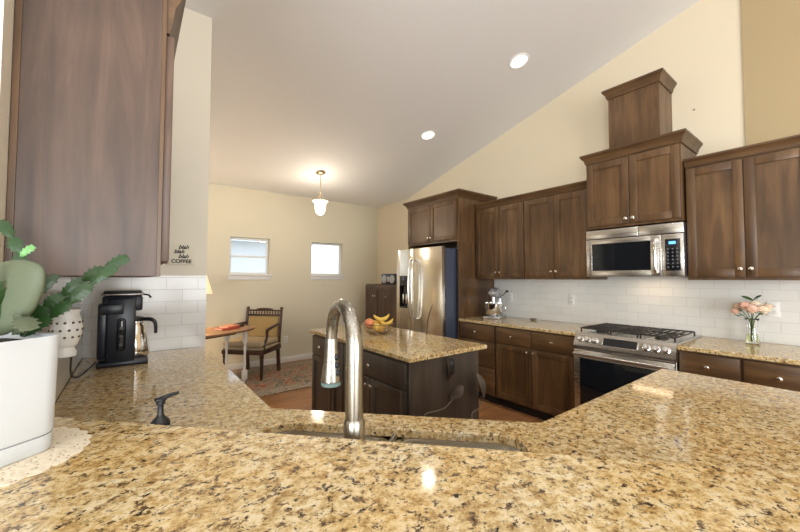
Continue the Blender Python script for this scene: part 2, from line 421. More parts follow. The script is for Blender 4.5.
# ------------------------------------------------------------------ cabinets
def knob_mb(x, y, z):
    return MB().lathe([(.006, 0), (.0055, .010), (.012, .015), (.0155, .021), (.0145, .026), (.008, .029), (0, .030)], (x, y, z), 16, Matrix.Rotation(R(90), 4, 'X'))
def shaker(x0, x1, z0, z1, rail=.058, th=.020):
    m = MB(); b = .0022
    m.box(x0, x0 + rail, -th, 0, z0, z1, b).box(x1 - rail, x1, -th, 0, z0, z1, b)
    m.box(x0 + rail, x1 - rail, -th, 0, z0, z0 + rail, b).box(x0 + rail, x1 - rail, -th, 0, z1 - rail, z1, b)
    m.box(x0 + rail - .004, x1 - rail + .004, -th + .010, -.002, z0 + rail - .004, z1 - rail + .004)
    return m
def crown(mb, x0, x1, yb, z0, z1, proj, L=True, Rr=True):
    h = z1 - z0
    P = [(0, z0), (.008, z0), (.010, z0 + .10 * h), (.16 * proj + .008, z0 + .22 * h), (.40 * proj, z0 + .42 * h), (.80 * proj, z0 + .66 * h), (.86 * proj, z0 + .74 * h), (proj, z0 + .80 * h), (proj, z1), (-.02, z1)]
    b = bmesh.new(); rings = []
    for o_, z in P:
        l = o_ if L else 0; r = o_ if Rr else 0
        rings.append([b.verts.new(c) for c in ((x0 - l, yb, z), (x0 - l, -o_, z), (x1 + r, -o_, z), (x1 + r, yb, z))])
    for a, c in zip(rings, rings[1:]):
        for k in range(3): b.faces.new((a[k], a[k + 1], c[k + 1], c[k]))
    b.faces.new(rings[-1]); b.faces.new(rings[0])
    for k in range(len(rings) - 1):
        pass
    bmesh.ops.recalc_face_normals(b, faces=b.faces)
    mb._merge(b); return mb
def cabinet(name, label, loc, rz, w, d, z0, z1, fronts, wood_v=CAB, wood_h=CABH, toe=False, crown_h=0, crown_p=.055, cl=False, cr=False, group=None, cat='cabinet', rail=.058):
    """local x runs along the front, front face at y=0 looking to -y, body goes back to y=d"""
    t = thing(name, loc, label, cat, rz, group)
    zb = z0 + (.10 if toe else 0)
    MB().box(0, w, .0, d, zb, z1, .0015, 1).build('body', wood_v, t)
    if toe: MB().box(.005, w - .005, .07, d, z0, zb).build('toe_kick', GAP, t)
    for kind, x0, x1, a, c, kn in fronts:
        g = .0025
        if kind == 'door':
            f = shaker(x0 + g, x1 - g, a + g, c - g, rail).build('door', wood_v, t)
        else:
            f = MB().box(x0 + g, x1 - g, -.020, 0, a + g, c - g, .003).build('drawer', wood_h, t)
        for kx, kz in kn: knob_mb(kx, -.020, kz).build('knob', NICKEL, f)
    if crown_h: crown(MB(), 0, w, d - .003, z1, z1 + crown_h, crown_p, cl, cr).build('crown_moulding', CABH, t)
    return t
Q = R(-90)
UPG = None
def upper(label, x_front, y_left, w, z0, z1, ch, cl=False, cr=False, kz=1.475, cp=.040):
    h = w / 2
    return cabinet('wall_cabinet', label, (x_front, y_left, 0), Q, w, WX - .001 - x_front, z0, z1,
                   [('door', .004, h, z0 + .02, z1 - .012, [(h - .028, kz)]), ('door', h, w - .004, z0 + .02, z1 - .012, [(h + .028, kz)])], crown_h=ch, crown_p=cp, cl=cl, cr=cr)
upper('two-door upper cabinet nearest the fridge, above the stand mixer', 3.51, 2.985, .700, 1.395, 2.285, .070)
upper('two-door upper cabinet between the microwave and the cabinet above the mixer', 3.51, 2.284, .702, 1.395, 2.285, .070)
upper('two-door upper cabinet right of the microwave, above the flower vase', 3.51, .834, .672, 1.395, 2.285, .070, kz=1.475)
upper('taller short-doored cabinet directly over the microwave', 3.45, 1.572, .728, 1.867, 2.490, .088, True, True, kz=1.93, cp=.045)
ch = thing('chimney_box', (3.562, 1.415, 2.579), 'narrow wooden chimney box with crown on top of the microwave cabinet', 'box', Q)
MB().box(0, .405, 0, WX - .001 - 3.562, 0, .52, .002, 1).build('body', CAB, ch)
crown(MB(), 0, .405, WX - .004 - 3.562, .520, .606, .042, True, True).build('crown_moulding', CABH, ch)

# fridge surround: cabinet over the fridge with a full-height side panel
fw = 1.0
fc = cabinet('fridge_cabinet', 'two-door cabinet with crown and tall side panel enclosing the fridge', (3.205, 4.005, 0), Q, fw, WX - .001 - 3.205, 1.868, 2.415,
             [('door', .012, fw / 2 - .006, 1.890, 2.405, [(fw / 2 - .035, 1.945)]), ('door', fw / 2 - .006, fw - .028, 1.890, 2.405, [(fw / 2 + .024, 1.945)])], crown_h=.088, cl=True, cr=True, crown_p=.058)
MB().box(fw - .024, fw + .001, -.002, .694, 0, 1.8675, .0015, 1).build('side_panel', CAB, fc)
MB().box(0, .022, .0, .694, 0, 1.8675, .0015, 1).build('side_panel', CAB, fc)

# base cabinets along the stove wall
def base(label, y_left, w, fronts, **k):
    return cabinet('base_cabinet', label, (3.22, y_left, 0), Q, w, WX - .001 - 3.22, 0, .884, fronts, toe=True, **k)
base('three-drawer base cabinet beside the fridge panel, under the mixer', 3.002, .534,
     [('drawer', .01, .524, .695, .872, [(.267, .785)]), ('drawer', .01, .524, .405, .69, [(.267, .55)]), ('drawer', .01, .524, .115, .40, [(.267, .26)])])
base('base cabinet with two drawers over two doors left of the range', 2.467, .892,
     [('drawer', .01, .437, .70, .872, [(.22, .787)]), ('drawer', .443, .884, .70, .872, [(.665, .787)]),
      ('door', .01, .437, .115, .695, [(.405, .655)]), ('door', .443, .884, .115, .695, [(.475, .655)])])
base('base cabinet right of the range below the flower vase', .832, .69,
     [('drawer', .01, .333, .70, .872, [(.165, .787)]), ('drawer', .345, .68, .70, .872, [(.51, .787)]),
      ('door', .01, .333, .115, .695, [(.30, .655)]), ('door', .345, .68, .115, .695, [(.375, .655)])])
ct1 = slab(MB(), [(3.19, 1.576), (WX - .015, 1.576), (WX - .015, 3.002), (3.19, 3.002)], CT - .03, CT).build('countertop', GRAN)
tag(ct1, 'speckled granite countertop between the fridge panel and the range', 'countertop')
ct2 = slab(MB(), [(3.19, .10), (WX - .015, .10), (WX - .015, .831), (3.19, .831)], CT - .03, CT).build('countertop', GRAN)
tag(ct2, 'speckled granite countertop right of the range under the flower vase', 'countertop')

# ------------------------------------------------------------------ near counter: left leg, corner sink, right leg
cq = [(LX + .0105, 2.858), (.430, 2.858), (.430, 1.3534), (1.1107, .6727), (2.309, .6727), (2.309, .0), (.966, .0), sd(-.80, .682), (LX + .0105, 1.2)]
cq[7] = sd(-.985, .7005); cq[8] = (LX + .0105, 1.22)
cq[6] = (.992, .0)
SA, SB, SC, SDd = -.59, .228, .815, 1.146
hole = [sd(p[0], p[1]) for p in rrect(SA, SB, SC, SDd, .085)]
near = slab(MB(), cq, CT - .03, CT, hole).build('countertop', GRAN)
tag(near, 'large speckled granite counter wrapping around the corner sink', 'countertop')
bq = [(LX + .0105, 1.1995 + .0625), (LX + .0105, 1.198), (LX + .002, 1.198), (LX + .002, 1.117), (-.42, 1.117), (-.42, .816), sd(1.0, .28), sd(1.0, .697)]
bq[0] = (LX + .0108, 1.270)
bar = slab(MB(), bq, BARZ - .03, BARZ, ch=.005).build('raised_bar_top', GRAN)
tag(bar, 'raised speckled granite bar top in the foreground', 'countertop')
# base cabinets below it (they face the kitchen)
cabinet('base_cabinet', 'base cabinets under the left counter below the coffee maker', (.405, 1.38, 0), R(90), 1.475, .62, 0, .884,
        [('drawer', .01, .72, .70, .872, [(.365, .787)]), ('drawer', .73, 1.45, .70, .872, [(1.09, .787)]), ('door', .01, .72, .115, .695, [(.68, .65)]), ('door', .73, 1.45, .115, .695, [(.77, .65)])], toe=True)
cabinet('base_cabinet', 'base cabinets under the peninsula counter on the right', (2.285, .645, 0), R(180), 1.12, .64, 0, .884,
        [('drawer', .01, .55, .70, .872, [(.28, .787)]), ('drawer', .56, 1.11, .70, .872, [(.83, .787)]), ('door', .01, .55, .115, .695, [(.51, .65)]), ('door', .56, 1.11, .115, .695, [(.60, .65)])], toe=True)
o = sd(.302, 1.236)
sk = thing('sink_cabinet', (o[0], o[1], 0), 'corner cabinet front below the sink', 'cabinet', R(135))
MB().box(.012, .937, 0, .02, .10, .884).build('body', CAB, sk)
shaker(.02, .47, .115, .872).build('door', CAB, sk); shaker(.475, .925, .115, .872).build('door', CAB, sk)
MB().box(.05, .90, .04, .06, 0, .10).build('toe_kick', GAP, sk)

# sink: double stainless bowl
sn = thing('kitchen_sink', (0, 0, CT - .0305), 'stainless double bowl sink set under the granite behind the faucet', 'sink')
def bowl(a0, a1, b0, b1, dep):
    m = MB(); b = bmesh.new(); loops = []
    for r_, ins, z in ((.085, -.012, 0), (.085, 0, 0), (.08, .004, -.01), (.07, .012, -dep + .03), (.05, .03, -dep + .006), (.03, .07, -dep)):
        pr = rrect(a0 + ins, a1 - ins, b0 + ins, b1 - ins, r_)
        loops.append([b.verts.new((*sd(*p), z)) for p in pr])
    n = len(loops[0])
    for A, B in zip(loops, loops[1:]):
        for k in range(n): b.faces.new((A[k], A[(k + 1) % n], B[(k + 1) % n], B[k]))
    b.faces.new(loops[-1]); bmesh.ops.recalc_face_normals(b, faces=b.faces)
    return m._merge(b)
SINKM = brushed('sink_steel', (.62, .61, .58), .22)
bowl(SA - .008, -.19, SC - .008, SDd + .008, .20).build('bowl', SINKM, sn)
bowl(-.165, SB + .008, SC - .008, SDd + .008, .17).build('bowl', SINKM, sn)
mdiv = MB()
pts = [sd(-.190, SC), sd(-.165, SC), sd(-.165, SDd), sd(-.190, SDd)]
mdiv.prism([(p[0], p[1]) for p in pts], 'z', -.03, -.004).build('divider', SINKM, sn)
for s1 in (-.38, .04):
    c = sd(s1, .98); MB().lathe([(.042, .003), (.040, .006), (.03, .002), (0, .002)], (c[0], c[1], -.2 if s1 < 0 else -.17)).build('drain', CHROME, sn)

# faucet
FX, FY = .404, .698
ft = thing('kitchen_faucet', (FX, FY, CT), 'tall brushed nickel gooseneck faucet behind the raised bar', 'faucet')
du = Vector((.20, .98, 0)).normalized()
MB().lathe([(.030, 0), (.030, .006), (.0245, .010), (.0235, .165), (.0215, .170), (.0205, .172), (0, .172)]).build('base', FAUC, ft)
pts = [(0, 0, .165), (0, 0, .25), (0, 0, .32)]
rr = [.0200, .0196, .0190]
for k in range(1, 9):
    a = R(180 - k * 20); pts.append(tuple(du * (.100 + .100 * math.cos(a)) + Vector((0, 0, .325 + .092 * math.sin(a))))); rr.append(.0186 - .0003 * k)
end = du * .201 + Vector((0, 0, .315)); pts.append(tuple(end)); rr.append(.0158)
MB().tube(pts, rr, 20, 5).build('neck', FAUC, ft)
hd = du * .201
MB().lathe([(.0165, .320), (.0172, .316), (.0175, .300), (.0212, .250), (.0275, .208), (.0275, .203), (0, .203)], (hd.x, hd.y, 0)).build('spray_head', FAUC, ft)
tag(MB().lathe([(.0275, .2025), (.0265, .192), (.022, .191), (0, .191)], (hd.x, hd.y, 0)).build('spray_face', plain('green_grey_rubber', (.18, .26, .25), .4), ft), 'grey green spray face')
bdir = Vector((.35, -.94, 0)).normalized(); bs = Vector((bdir.y, -bdir.x, 0))
bt = MB()
for z, r_ in ((.270, .0205), (.248, .0222), (.228, .0245)):
    c = hd + bdir * (r_ - .003); bt.ball((c.x, c.y, z), .0105, (.75, .75, 1.0), 12, 8)
tag(bt.build('spray_button', BLACK, ft), 'black spray buttons')
# side handle of the faucet, low behind the bar
MB().cyl((.02, -.005, .085), (.055, -.02, .09), .013).tube([(.05, -.018, .09), (.075, -.03, .105), (.09, -.035, .125)], .006).build('handle', FAUC, ft)

# soap bottle behind the bar, its pump showing above it
sb = thing('soap_bottle', (.062, 1.018, CT), 'black soap bottle with curved pump head behind the raised bar', 'soap bottle', R(14))
MB().lathe([(.030, 0), (.033, .006), (.033, .095), (.028, .116), (.0195, .128), (.0195, .136), (0, .136)]).build('bottle', BLACK, sb)
MB().lathe([(.0205, .134), (.0205, .143), (.019, .147), (.0085, .158), (.0062, .164), (.0062, .184), (.0095, .186), (.0095, .197), (0, .198)]).build('pump', BLACK, sb)
MB().box(-.0125, .011, -.009, .009, .194, .201, .003).tube([(-.002, 0, .198), (.020, 0, .2025), (.038, 0, .204)], [.0055, .0045, .0036], 10).build('nozzle', BLACK, sb)

# ------------------------------------------------------------------ island
it = slab(MB(), [(1.3576, 1.682), (2.095, 1.689), (2.095, 3.205), (1.3576, 3.205)], CT - .03, CT).build('island_top', GRAN)
tag(it, 'speckled granite top of the kitchen island', 'countertop')
isl = thing('kitchen_island', (1.392, 3.175, 0), 'dark wood kitchen island cabinet below its own granite top', 'kitchen island', Q)
IW = 1.44
MB().box(0, IW, 0, .640, .10, .8845, .002, 1).build('body', ISL, isl)
MB().box(.05, IW - .05, .06, .6, 0, .10).build('toe_kick', GAP, isl)
ISLH = ISL
def ifront(kind, x0, x1, a, c, kn):
    f = (shaker(x0, x1, a, c, .05) if kind == 'door' else MB().box(x0, x1, -.02, 0, a, c, .003)).build(kind, ISL, isl)
    for kx, kz in kn: knob_mb(kx, -.02, kz).build('knob', NICKEL, f)
ifront('drawer', .012, .405, .70, .865, [(.208, .782)])
ifront('door', .012, .405, .115, .692, [(.37, .64)])
ifront('door', .42, .62, .115, .865, [(.588, .64)])
ifront('drawer', .635, IW - .015, .70, .865, [(1.03, .782)])
ifront('door', .635, 1.028, .115, .692, [(1.0, .64)])
ifront('door', 1.032, IW - .015, .115, .692, [(1.06, .64)])
MB().box(IW, IW + .016, -.004, .645, .02, .8845, .002, 1).build('end_panel', ISL, isl)
ol = thing('outlet', (1.745, 1.7185, .80), 'black outlet high on the end panel of the island', 'outlet')
MB().box(-.036, .036, -.006, 0, -.058, .058, .003).build('plate', BLACK, ol)
MB().cyl((0, -.006, .022), (0, -.009, .022), .016).cyl((0, -.006, -.022), (0, -.009, -.022), .016).build('socket', plain('grey_plastic', (.12, .115, .11), .4), ol)

# dried plant leaning by the island's end
dp = thing('dried_plant', (1.80, 1.50, 0), 'tall dried plant with grey brown leaves against the end of the island', 'dried plant')
DL = plain('dried_leaf', (.125, .10, .082), .45, bump=.3, bscale=40); DS = plain('dried_stem', (.17, .13, .095), .5)
MB().lathe([(.075, 0), (.09, .01), (.11, .18), (.115, .20), (.10, .20), (.09, .17), (0, .17)]).build('pot', plain('dark_pot', (.06, .045, .035), .5), dp)
def petal(base_, tip, wdt, nrm, curl=.02, mat_=DL, name='leaf', parent=dp):
    base_, tip, nrm = Vector(base_), Vector(tip), Vector(nrm).normalized(); ax = tip - base_; sdv = ax.cross(nrm).normalized()
    b = bmesh.new(); rows = []; n = 8
    for side in (1, -1):
        R_ = []
        for i in range(n + 1):
            t = i / n; wv = wdt * math.sin(math.pi * min(1, t * .92 + .04)) ** .8
            p = base_ + ax * t + nrm * (curl * math.sin(math.pi * t) + side * .0015)
            R_.append([b.verts.new(p + sdv * wv * q + nrm * curl * .6 * q * q) for q in (-.5, -.25, 0, .25, .5)])
        rows.append(R_)
    for R_ in rows:
        for a, c in zip(R_, R_[1:]):
            for k in range(4): b.faces.new((a[k], a[k + 1], c[k + 1], c[k]))
    A, B = rows
    for i in range(n):
        for k in (0, 4): b.faces.new((A[i][k], A[i + 1][k], B[i + 1][k], B[i][k]))
    for i in (0, n):
        for k in range(4): b.faces.new((A[i][k], A[i][k + 1], B[i][k + 1], B[i][k]))
    bmesh.ops.recalc_face_normals(b, faces=b.faces)
    m = MB(); m._merge(b); return m.build(name, mat_, parent, 60)
def dpt(px, py, dy=0):
    d = Vector((.6060, .7947, .0360)) + Vector((.7952, -.6064, 0)) * ((px - 400) / 351.7) + Vector((.7952, -.6064, 0)).cross(Vector((.6060, .7947, .0360))) * ((266 - py) / 351.7)
    return Vector((0, 0, 1.4)) + d * ((1.66 + dy) / d.y) - Vector(dp.location)
MB().tube([(0, 0, .17), (-.06, .08, .36), dpt(425, 417), dpt(445, 408), dpt(459, 391)], [.006, .005, .005, .004, .003]).build('stem', DS, dp)
MB().tube([(0, 0, .17), (.06, .08, .36), dpt(472, 415), dpt(479, 408), dpt(482, 396)], [.006, .005, .005, .004, .003]).build('stem', DS, dp)
petal(dpt(477, 374), dpt(484, 398), .085, (.3, -1, .1))
petal(dpt(463, 386), dpt(449, 398), .07, (.1, -1, .3), mat_=ISL)
petal(dpt(447, 357, .03), dpt(448, 381, .03), .06, (.2, -1, .1), mat_=plain('dark_leaf', (.022, .016, .012), .4))
# fruit basket on the island
BX, BY = 1.74, 2.60
fb = thing('wire_basket', (BX, BY, CT), 'thin wire fruit basket on the island top', 'basket')
WIRE = plain('brass_wire', (.32, .24, .15), .35, 1)
wb = MB()
def ringpts(r, z, n=28): return [(r * math.cos(2 * math.pi * k / n), r * math.sin(2 * math.pi * k / n), z) for k in range(n + 1)]
for r_, z, th in ((.085, .004, .003), (.105, .03, .0018), (.122, .06, .0018), (.135, .09, .004)): wb.tube(ringpts(r_, z), th, 6, 0)
for k in range(24):
    a = 2 * math.pi * k / 24; wb.tube([(r_ * math.cos(a), r_ * math.sin(a), z) for r_, z in ((.02, .003), (.085, .003), (.105, .03), (.122, .06), (.135, .09))], .0014, 5, 0)
wb.build('wire_bowl', WIRE, fb)
BAN = plain('banana_yellow', (.72, .47, .08), .5, bump=.1); TIPM = plain('banana_tip', (.10, .065, .02), .7)
def banana(loc, rz, tilt, label):
    t = thing('banana', loc, label, 'banana', rz, 'bananas in the wire basket'); t.rotation_euler = (R(tilt), 0, rz)
    pts, rs = [], []
    for k in range(9):
        a = R(-58 + 14.5 * k); pts.append((.088 * math.sin(a), 0, .088 * (1 - math.cos(a)))); rs.append([.006, .013, .0165, .018, .0185, .018, .0165, .012, .006][k])
    MB().tube(pts, rs, 10, 3).build('flesh', BAN, t)
    MB().tube([pts[-1], (pts[-1][0] + .008, 0, pts[-1][2] + .016)], [.006, .005], 8, 0).build('stem', TIPM, t)
banana((BX + .05, BY - .055, CT + .085), R(10), 10, 'banana at the front of the wire basket on the island')
banana((BX + .015, BY + .035, CT + .092), R(-22), -8, 'banana at the back of the wire basket on the island')
banana((BX + .03, BY - .01, CT + .123), R(-8), 0, 'topmost banana across the middle of the wire basket')
def round_fruit(name, loc, r, m, label, cat):
    t = thing(name, loc, label, cat)
    MB().lathe([(0, -.92 * r), (.35 * r, -.93 * r), (.8 * r, -.6 * r), (r, 0), (.85 * r, .58 * r), (.42 * r, .88 * r), (.12 * r, .84 * r), (0, .76 * r)]).build('flesh', m, t, 80)
    MB().tube([(0, 0, .76 * r), (.004, 0, .98 * r)], .0025, 6, 0).build('stem', TIPM, t)
round_fruit('peach', (BX - .075, BY + .025, CT + .095), .042, plain('peach_skin', (.78, .26, .12), .5), 'peach at the left end of the wire basket on the island', 'peach')
round_fruit('lemon', (BX - .055, BY - .06, CT + .07), .035, plain('lemon_skin', (.80, .52, .10), .45), 'yellow lemon in front of the peach in the wire basket', 'lemon')
round_fruit('orange', (BX + .02, BY - .01, CT + .050), .038, plain('orange_skin', (.75, .40, .08), .5), 'orange in the middle of the wire basket under the bananas', 'orange')
tw = MB().tube([(0, 0, 0), (.004, -.004, .09), (.022, -.012, .18), (.052, -.02, .255)], [.0045, .0048, .0042, .0015], 8).build('twig', plain('twig_brown', (.05, .025, .014), .6))
tw.location = (2.055, 2.31, CT); tag(tw, 'thin dark curved twig standing on the island in front of the fridge', 'twig')

# ------------------------------------------------------------------ fridge
fr = thing('refrigerator', (2.964, 3.967, 0), 'stainless side-by-side refrigerator with dispenser in its left door', 'refrigerator', Q)
FW, FH = .905, 1.797
SIDE = plain('fridge_side', (.045, .055, .085), .35)
MB().box(.004, FW - .004, .07, .80, .03, FH - .02, .004).build('body', SIDE, fr)
MB().box(.02, FW - .02, .06, .10, .0, .05).build('toe_grille', BLACK, fr)
sp_ = .385
DOORM = brushed('fridge_steel', (.72, .67, .58), .2, 'z')  # warm reflection of the dining side put into the steel colour
# left door with a recess for the dispenser
dx0, dx1, dz0, dz1 = .075, .265, 1.0, 1.44
ld = MB(); ld.box(0, dx0, 0, .065, .06, FH, .006).box(dx1, sp_ - .003, 0, .065, .06, FH, .006).box(dx0 - .008, dx1 + .008, .0015, .065, .06, dz0).box(dx0 - .008, dx1 + .008, .0015, .065, dz1, FH)
ldo = ld.build('door', DOORM, fr)
dsp = MB(); dsp.box(dx0, dx1, .03, .062, dz0, dz1).box(dx0, dx1, -.003, .03, dz1 - .14, dz1, .004).box(dx0, dx0 + .012, -.003, .03, dz0, dz1 - .14).box(dx1 - .012, dx1, -.003, .03, dz0, dz1 - .14).box(dx0, dx1, -.003, .03, dz0, dz0 + .02, .002)
dso = dsp.build('dispenser', BGLASS, ldo)
MB().box(.12, .15, .012, .026, 1.06, 1.19, .004).box(.19, .22, .012, .026, 1.06, 1.19, .004).build('paddle', CHROME, ldo)
rdo = MB().box(sp_ + .003, FW, 0, .065, .06, FH, .006).build('door', DOORM, fr)
for dx, par in ((sp_ - .035, ldo), (sp_ + .035, rdo)):
    MB().tube([(dx, -.0, 1.65), (dx, -.045, 1.63), (dx, -.066, 1.47), (dx, -.072, 1.25), (dx, -.066, 1.05), (dx, -.045, .90), (dx, .0, .88)], .0115, 12, 6).build('handle', CHROME, par)

# tall sideboard beyond the fridge with a radio on top
cabinet('sideboard', 'dark brown tall sideboard between the fridge and the window wall', (3.30, 5.315, 0), Q, .96, WX - .016 - 3.30, 0, 1.305,
        [('door', .01, .315, .12, 1.28, [(.285, 1.11)]), ('door', .32, .63, .12, 1.28, [(.35, 1.11)]), ('door', .635, .95, .12, 1.28, [(.665, 1.11)])], toe=True, cat='sideboard', wood_v=CABL)
rd = thing('radio', (3.36, 4.93, 1.305), 'small black radio with two round speakers on the sideboard', 'radio', Q)
MB().box(0, .46, 0, .16, 0, .175, .012).build('case', BLACK, rd)
for cx in (.095, .315):
    MB().lathe([(.068, 0), (.068, .008), (.056, .010), (.050, .002), (0, .004)], (cx, -.001, .085), 24, Matrix.Rotation(R(90), 4, 'X')).build('speaker', plain('silver_speaker', (.5, .5, .5), .3, .8), rd)
MB().box(.18, .235, -.005, 0, .045, .13, .002).build('display', plain('silver_plastic', (.55, .55, .55), .3, .6), rd)

# ------------------------------------------------------------------ range
rg = thing('range', (3.155, 1.574, 0), 'stainless slide-in gas range with black oven window', 'range', Q)
RW = .740; dd = WX - .016 - 3.155
MB().box(.003, RW - .003, .03, dd, .02, .895, .002, 1).build('body', STEELX, rg)
cm = MB(); cm.box(-.002, RW + .002, .055, dd, .895, .925, .006); cm.build('cooktop', STEELX, rg)
# slanted control panel
pp = MB().prism([(-.006, .792), (-.012, .822), (.045, .928), (.075, .928), (.075, .792)], 'x', .0, RW)
pan = pp.build('control_panel', STEELX, rg)
pd = Vector((0, .057, .106)).normalized(); pn = Vector((0, -.106, .057)).normalized()
def onp(x, s, off=0): return Vector((x, -.012, .822)) + pd * s + pn * off
RX = Matrix.Rotation(math.atan2(.106, .057), 4, 'X')
dm = MB().box(-.125, .125, -.032, .032, -.002, .003, .002, 1, Matrix.Translation(onp(.365, .058, 0)) @ RX); dm.build('display', BGLASS, pan)
fm = MB()
for a_, b_, c_, d_ in ((-.135, .135, .032, .038), (-.135, .135, -.038, -.032), (-.135, -.125, -.038, .038), (.125, .135, -.038, .038)):
    fm.box(a_, b_, c_, d_, -.002, .004, .001, 1, Matrix.Translation(onp(.365, .058, 0)) @ RX)
fm.build('display_frame', STEEL, pan)
for x in (.055, .115, .175, .555, .618, .682):
    k = MB().lathe([(.027, 0), (.027, .006), (.021, .009), (.0195, .032), (.017, .036), (0, .036)], (0, 0, 0), 20)
    k.box(-.004, .004, -.02, .02, .034, .041, .001)
    k.xf(Matrix.Translation(onp(x, .055)) @ RX).build('knob', CHROME, pan)
dr = MB().box(.004, RW - .004, -.012, .03, .20, .785, .006).build('oven_door', STEELX, rg)
MB().box(.055, RW - .055, -.0155, -.010, .27, .715, .004).build('oven_window', BGLASS, dr)
hm = MB().cyl((.02, -.055, .752), (RW - .02, -.055, .752), .0145, n=20, bev=.004)
hm.box(.035, .06, -.055, -.01, .742, .762, .003).box(RW - .06, RW - .035, -.055, -.01, .742, .762, .003)
hm.build('handle', STEELX, dr)
MB().box(.004, RW - .004, -.010, .03, .03, .19, .005).build('drawer', STEELX, rg)
# burners and grates
for bx, by, br in ((.15, .20, .045), (.15, .46, .038), (.378, .33, .05), (.60, .20, .045), (.60, .46, .038)):
    MB().lathe([(br, .925), (br, .934), (br * .8, .938), (br * .8, .946), (br * .7, .950), (0, .951)], (bx, by, 0), 22).build('burner', IRON, rg)
for gx0, gx1 in ((.02, .255), (.265, .475), (.485, .72)):
    g = MB(); zt = .966; th = .010
    for x in (gx0, gx1 - th): g.box(x, x + th, .085, .60, zt - .012, zt, .003)
    for y in (.085, .342, .59): g.box(gx0, gx1, y, y + th, zt - .012, zt, .003)
    nb = 5
    for k in range(1, nb): 
        x = gx0 + (gx1 - gx0) * k / nb; g.box(x - .004, x + .004, .09, .595, zt - .012, zt + .002, .002)
    for x in (gx0, gx1 - th):
        for y in (.085, .59): g.box(x, x + th, y, y + th, .925, zt - .01)
    g.build('grate', IRON, rg)

# ------------------------------------------------------------------ microwave
mw = thing('microwave', (3.442, 1.580, 1.424), 'stainless over-the-range microwave with blue clock display', 'microwave', Q)
MWW, MH = .744, .428; md = WX - .016 - 3.442
MB().box(0, MWW, .02, md, 0, MH, .003).build('body', plain('microwave_case', (.035, .035, .045), .35), mw)
vt = MB().box(0, .43, -.006, .02, MH - .082, MH, .004).box(.434, MWW, -.006, .02, MH - .082, MH, .004).build('vent_panel', STEELX, mw)
dcm = MB(); x0, x1 = .052, .520
dcm.box(0, x0, -.012, .02, .0, MH - .088, .004).box(x1, .598, -.012, .02, .0, MH - .088, .004).box(x0 - .006, x1 + .006, -.0115, .02, .0, .052, .002).box(x0 - .006, x1 + .006, -.0115, .02, MH - .13, MH - .088, .002)
mdo = dcm.build('door', STEELX, mw)
MB().box(x0, x1, -.006, .018, .052, MH - .13).build('window', BGLASS, mdo)
MB().tube([(.562, -.012, .030), (.562, -.040, .04), (.562, -.048, .165), (.562, -.040, .295), (.562, -.012, .305)], .011, 12, 5).build('handle', CHROME, mdo)
cpo = MB().box(.602, MWW, -.012, .02, 0, MH - .088, .004).build('control_panel', STEELX, mw)
MB().box(.622, .722, -.0145, -.010, .045, .30, .002).build('keypad', BGLASS, cpo)
MB().box(.648, .693, -.016, -.014, .258, .280).build('clock_display', plain('blue_clock', (.02, .1, .3), .3, emit=(.12, .42, 1.0), es=2.5), cpo)
kp = MB()
for r_ in range(6):
    for c in range(3): kp.cyl((.641 + .031 * c, -.0144, .075 + .029 * r_), (.641 + .031 * c, -.0158, .075 + .029 * r_), .006, n=10)
kp.build('button', plain('button_grey', (.16, .17, .18), .4), cpo)
text_mesh('badge', 'Whirlpool', .022, plain('badge_grey', (.18, .17, .16), .4), vt, Matrix.Translation((.335, -.0066, MH - .052)) @ Matrix.Rotation(R(90), 4, 'X'), .25)
lamp('cooktop_light', 'AREA', (.42, .27, -.004), .7, (1.0, .74, .48), None, .30, .10, mw)

# ------------------------------------------------------------------ things on the stove-wall counter
mx = thing('stand_mixer', (3.62, 2.785, CT), 'silver stand mixer with steel bowl on the counter by the fridge', 'stand mixer', R(-90 + 20))
SIL = plain('silver_enamel', (.55, .55, .57), .25, .7)
MB().box(-.10, .10, -.17, .15, 0, .03, .012).build('base', SIL, mx)
MB().box(-.055, .055, .07, .145, .025, .26, .022, 3).build('column', SIL, mx)
hdm = MB(); hdm.ball((0, -.02, .315), .07, (.95, 2.35, .92), 24, 16); hdm.build('motor_head', SIL, mx, 80)
MB().lathe([(.05, .03), (.075, .036), (.098, .07), (.108, .13), (.110, .185), (.113, .187), (.108, .188), (.106, .13), (.095, .07), (.06, .04), (0, .038)], (0, -.07, 0)).build('bowl', CHROME, mx)
MB().cyl((0, -.07, .20), (0, -.07, .27), .022).cyl((0, -.172, .315), (0, -.19, .315), .022).build('beater_hub', CHROME, mx)
MB().tube([(.11, -.07, .165), (.145, -.07, .15), (.145, -.07, .10), (.10, -.07, .085)], .006).build('bowl_handle', CHROME, mx)
MB().tube([(.06, .03, .27), (.10, .02, .29), (.14, .01, .33)], .005).ball((.145, .01, .333), .013, (1.6, 1, 1)).build('lever', BLACK, mx)

ds = thing('small_dish', (3.76, 2.352, CT), 'small shallow glass dish on the counter right of the mixer', 'dish')
MB().lathe([(0, .002), (.022, 0), (.03, .004), (.043, .022), (.040, .022), (.027, .007), (0, .006)]).build('bowl', plain('smoked_glass', (.5, .45, .38), .1, trans=.6), ds)

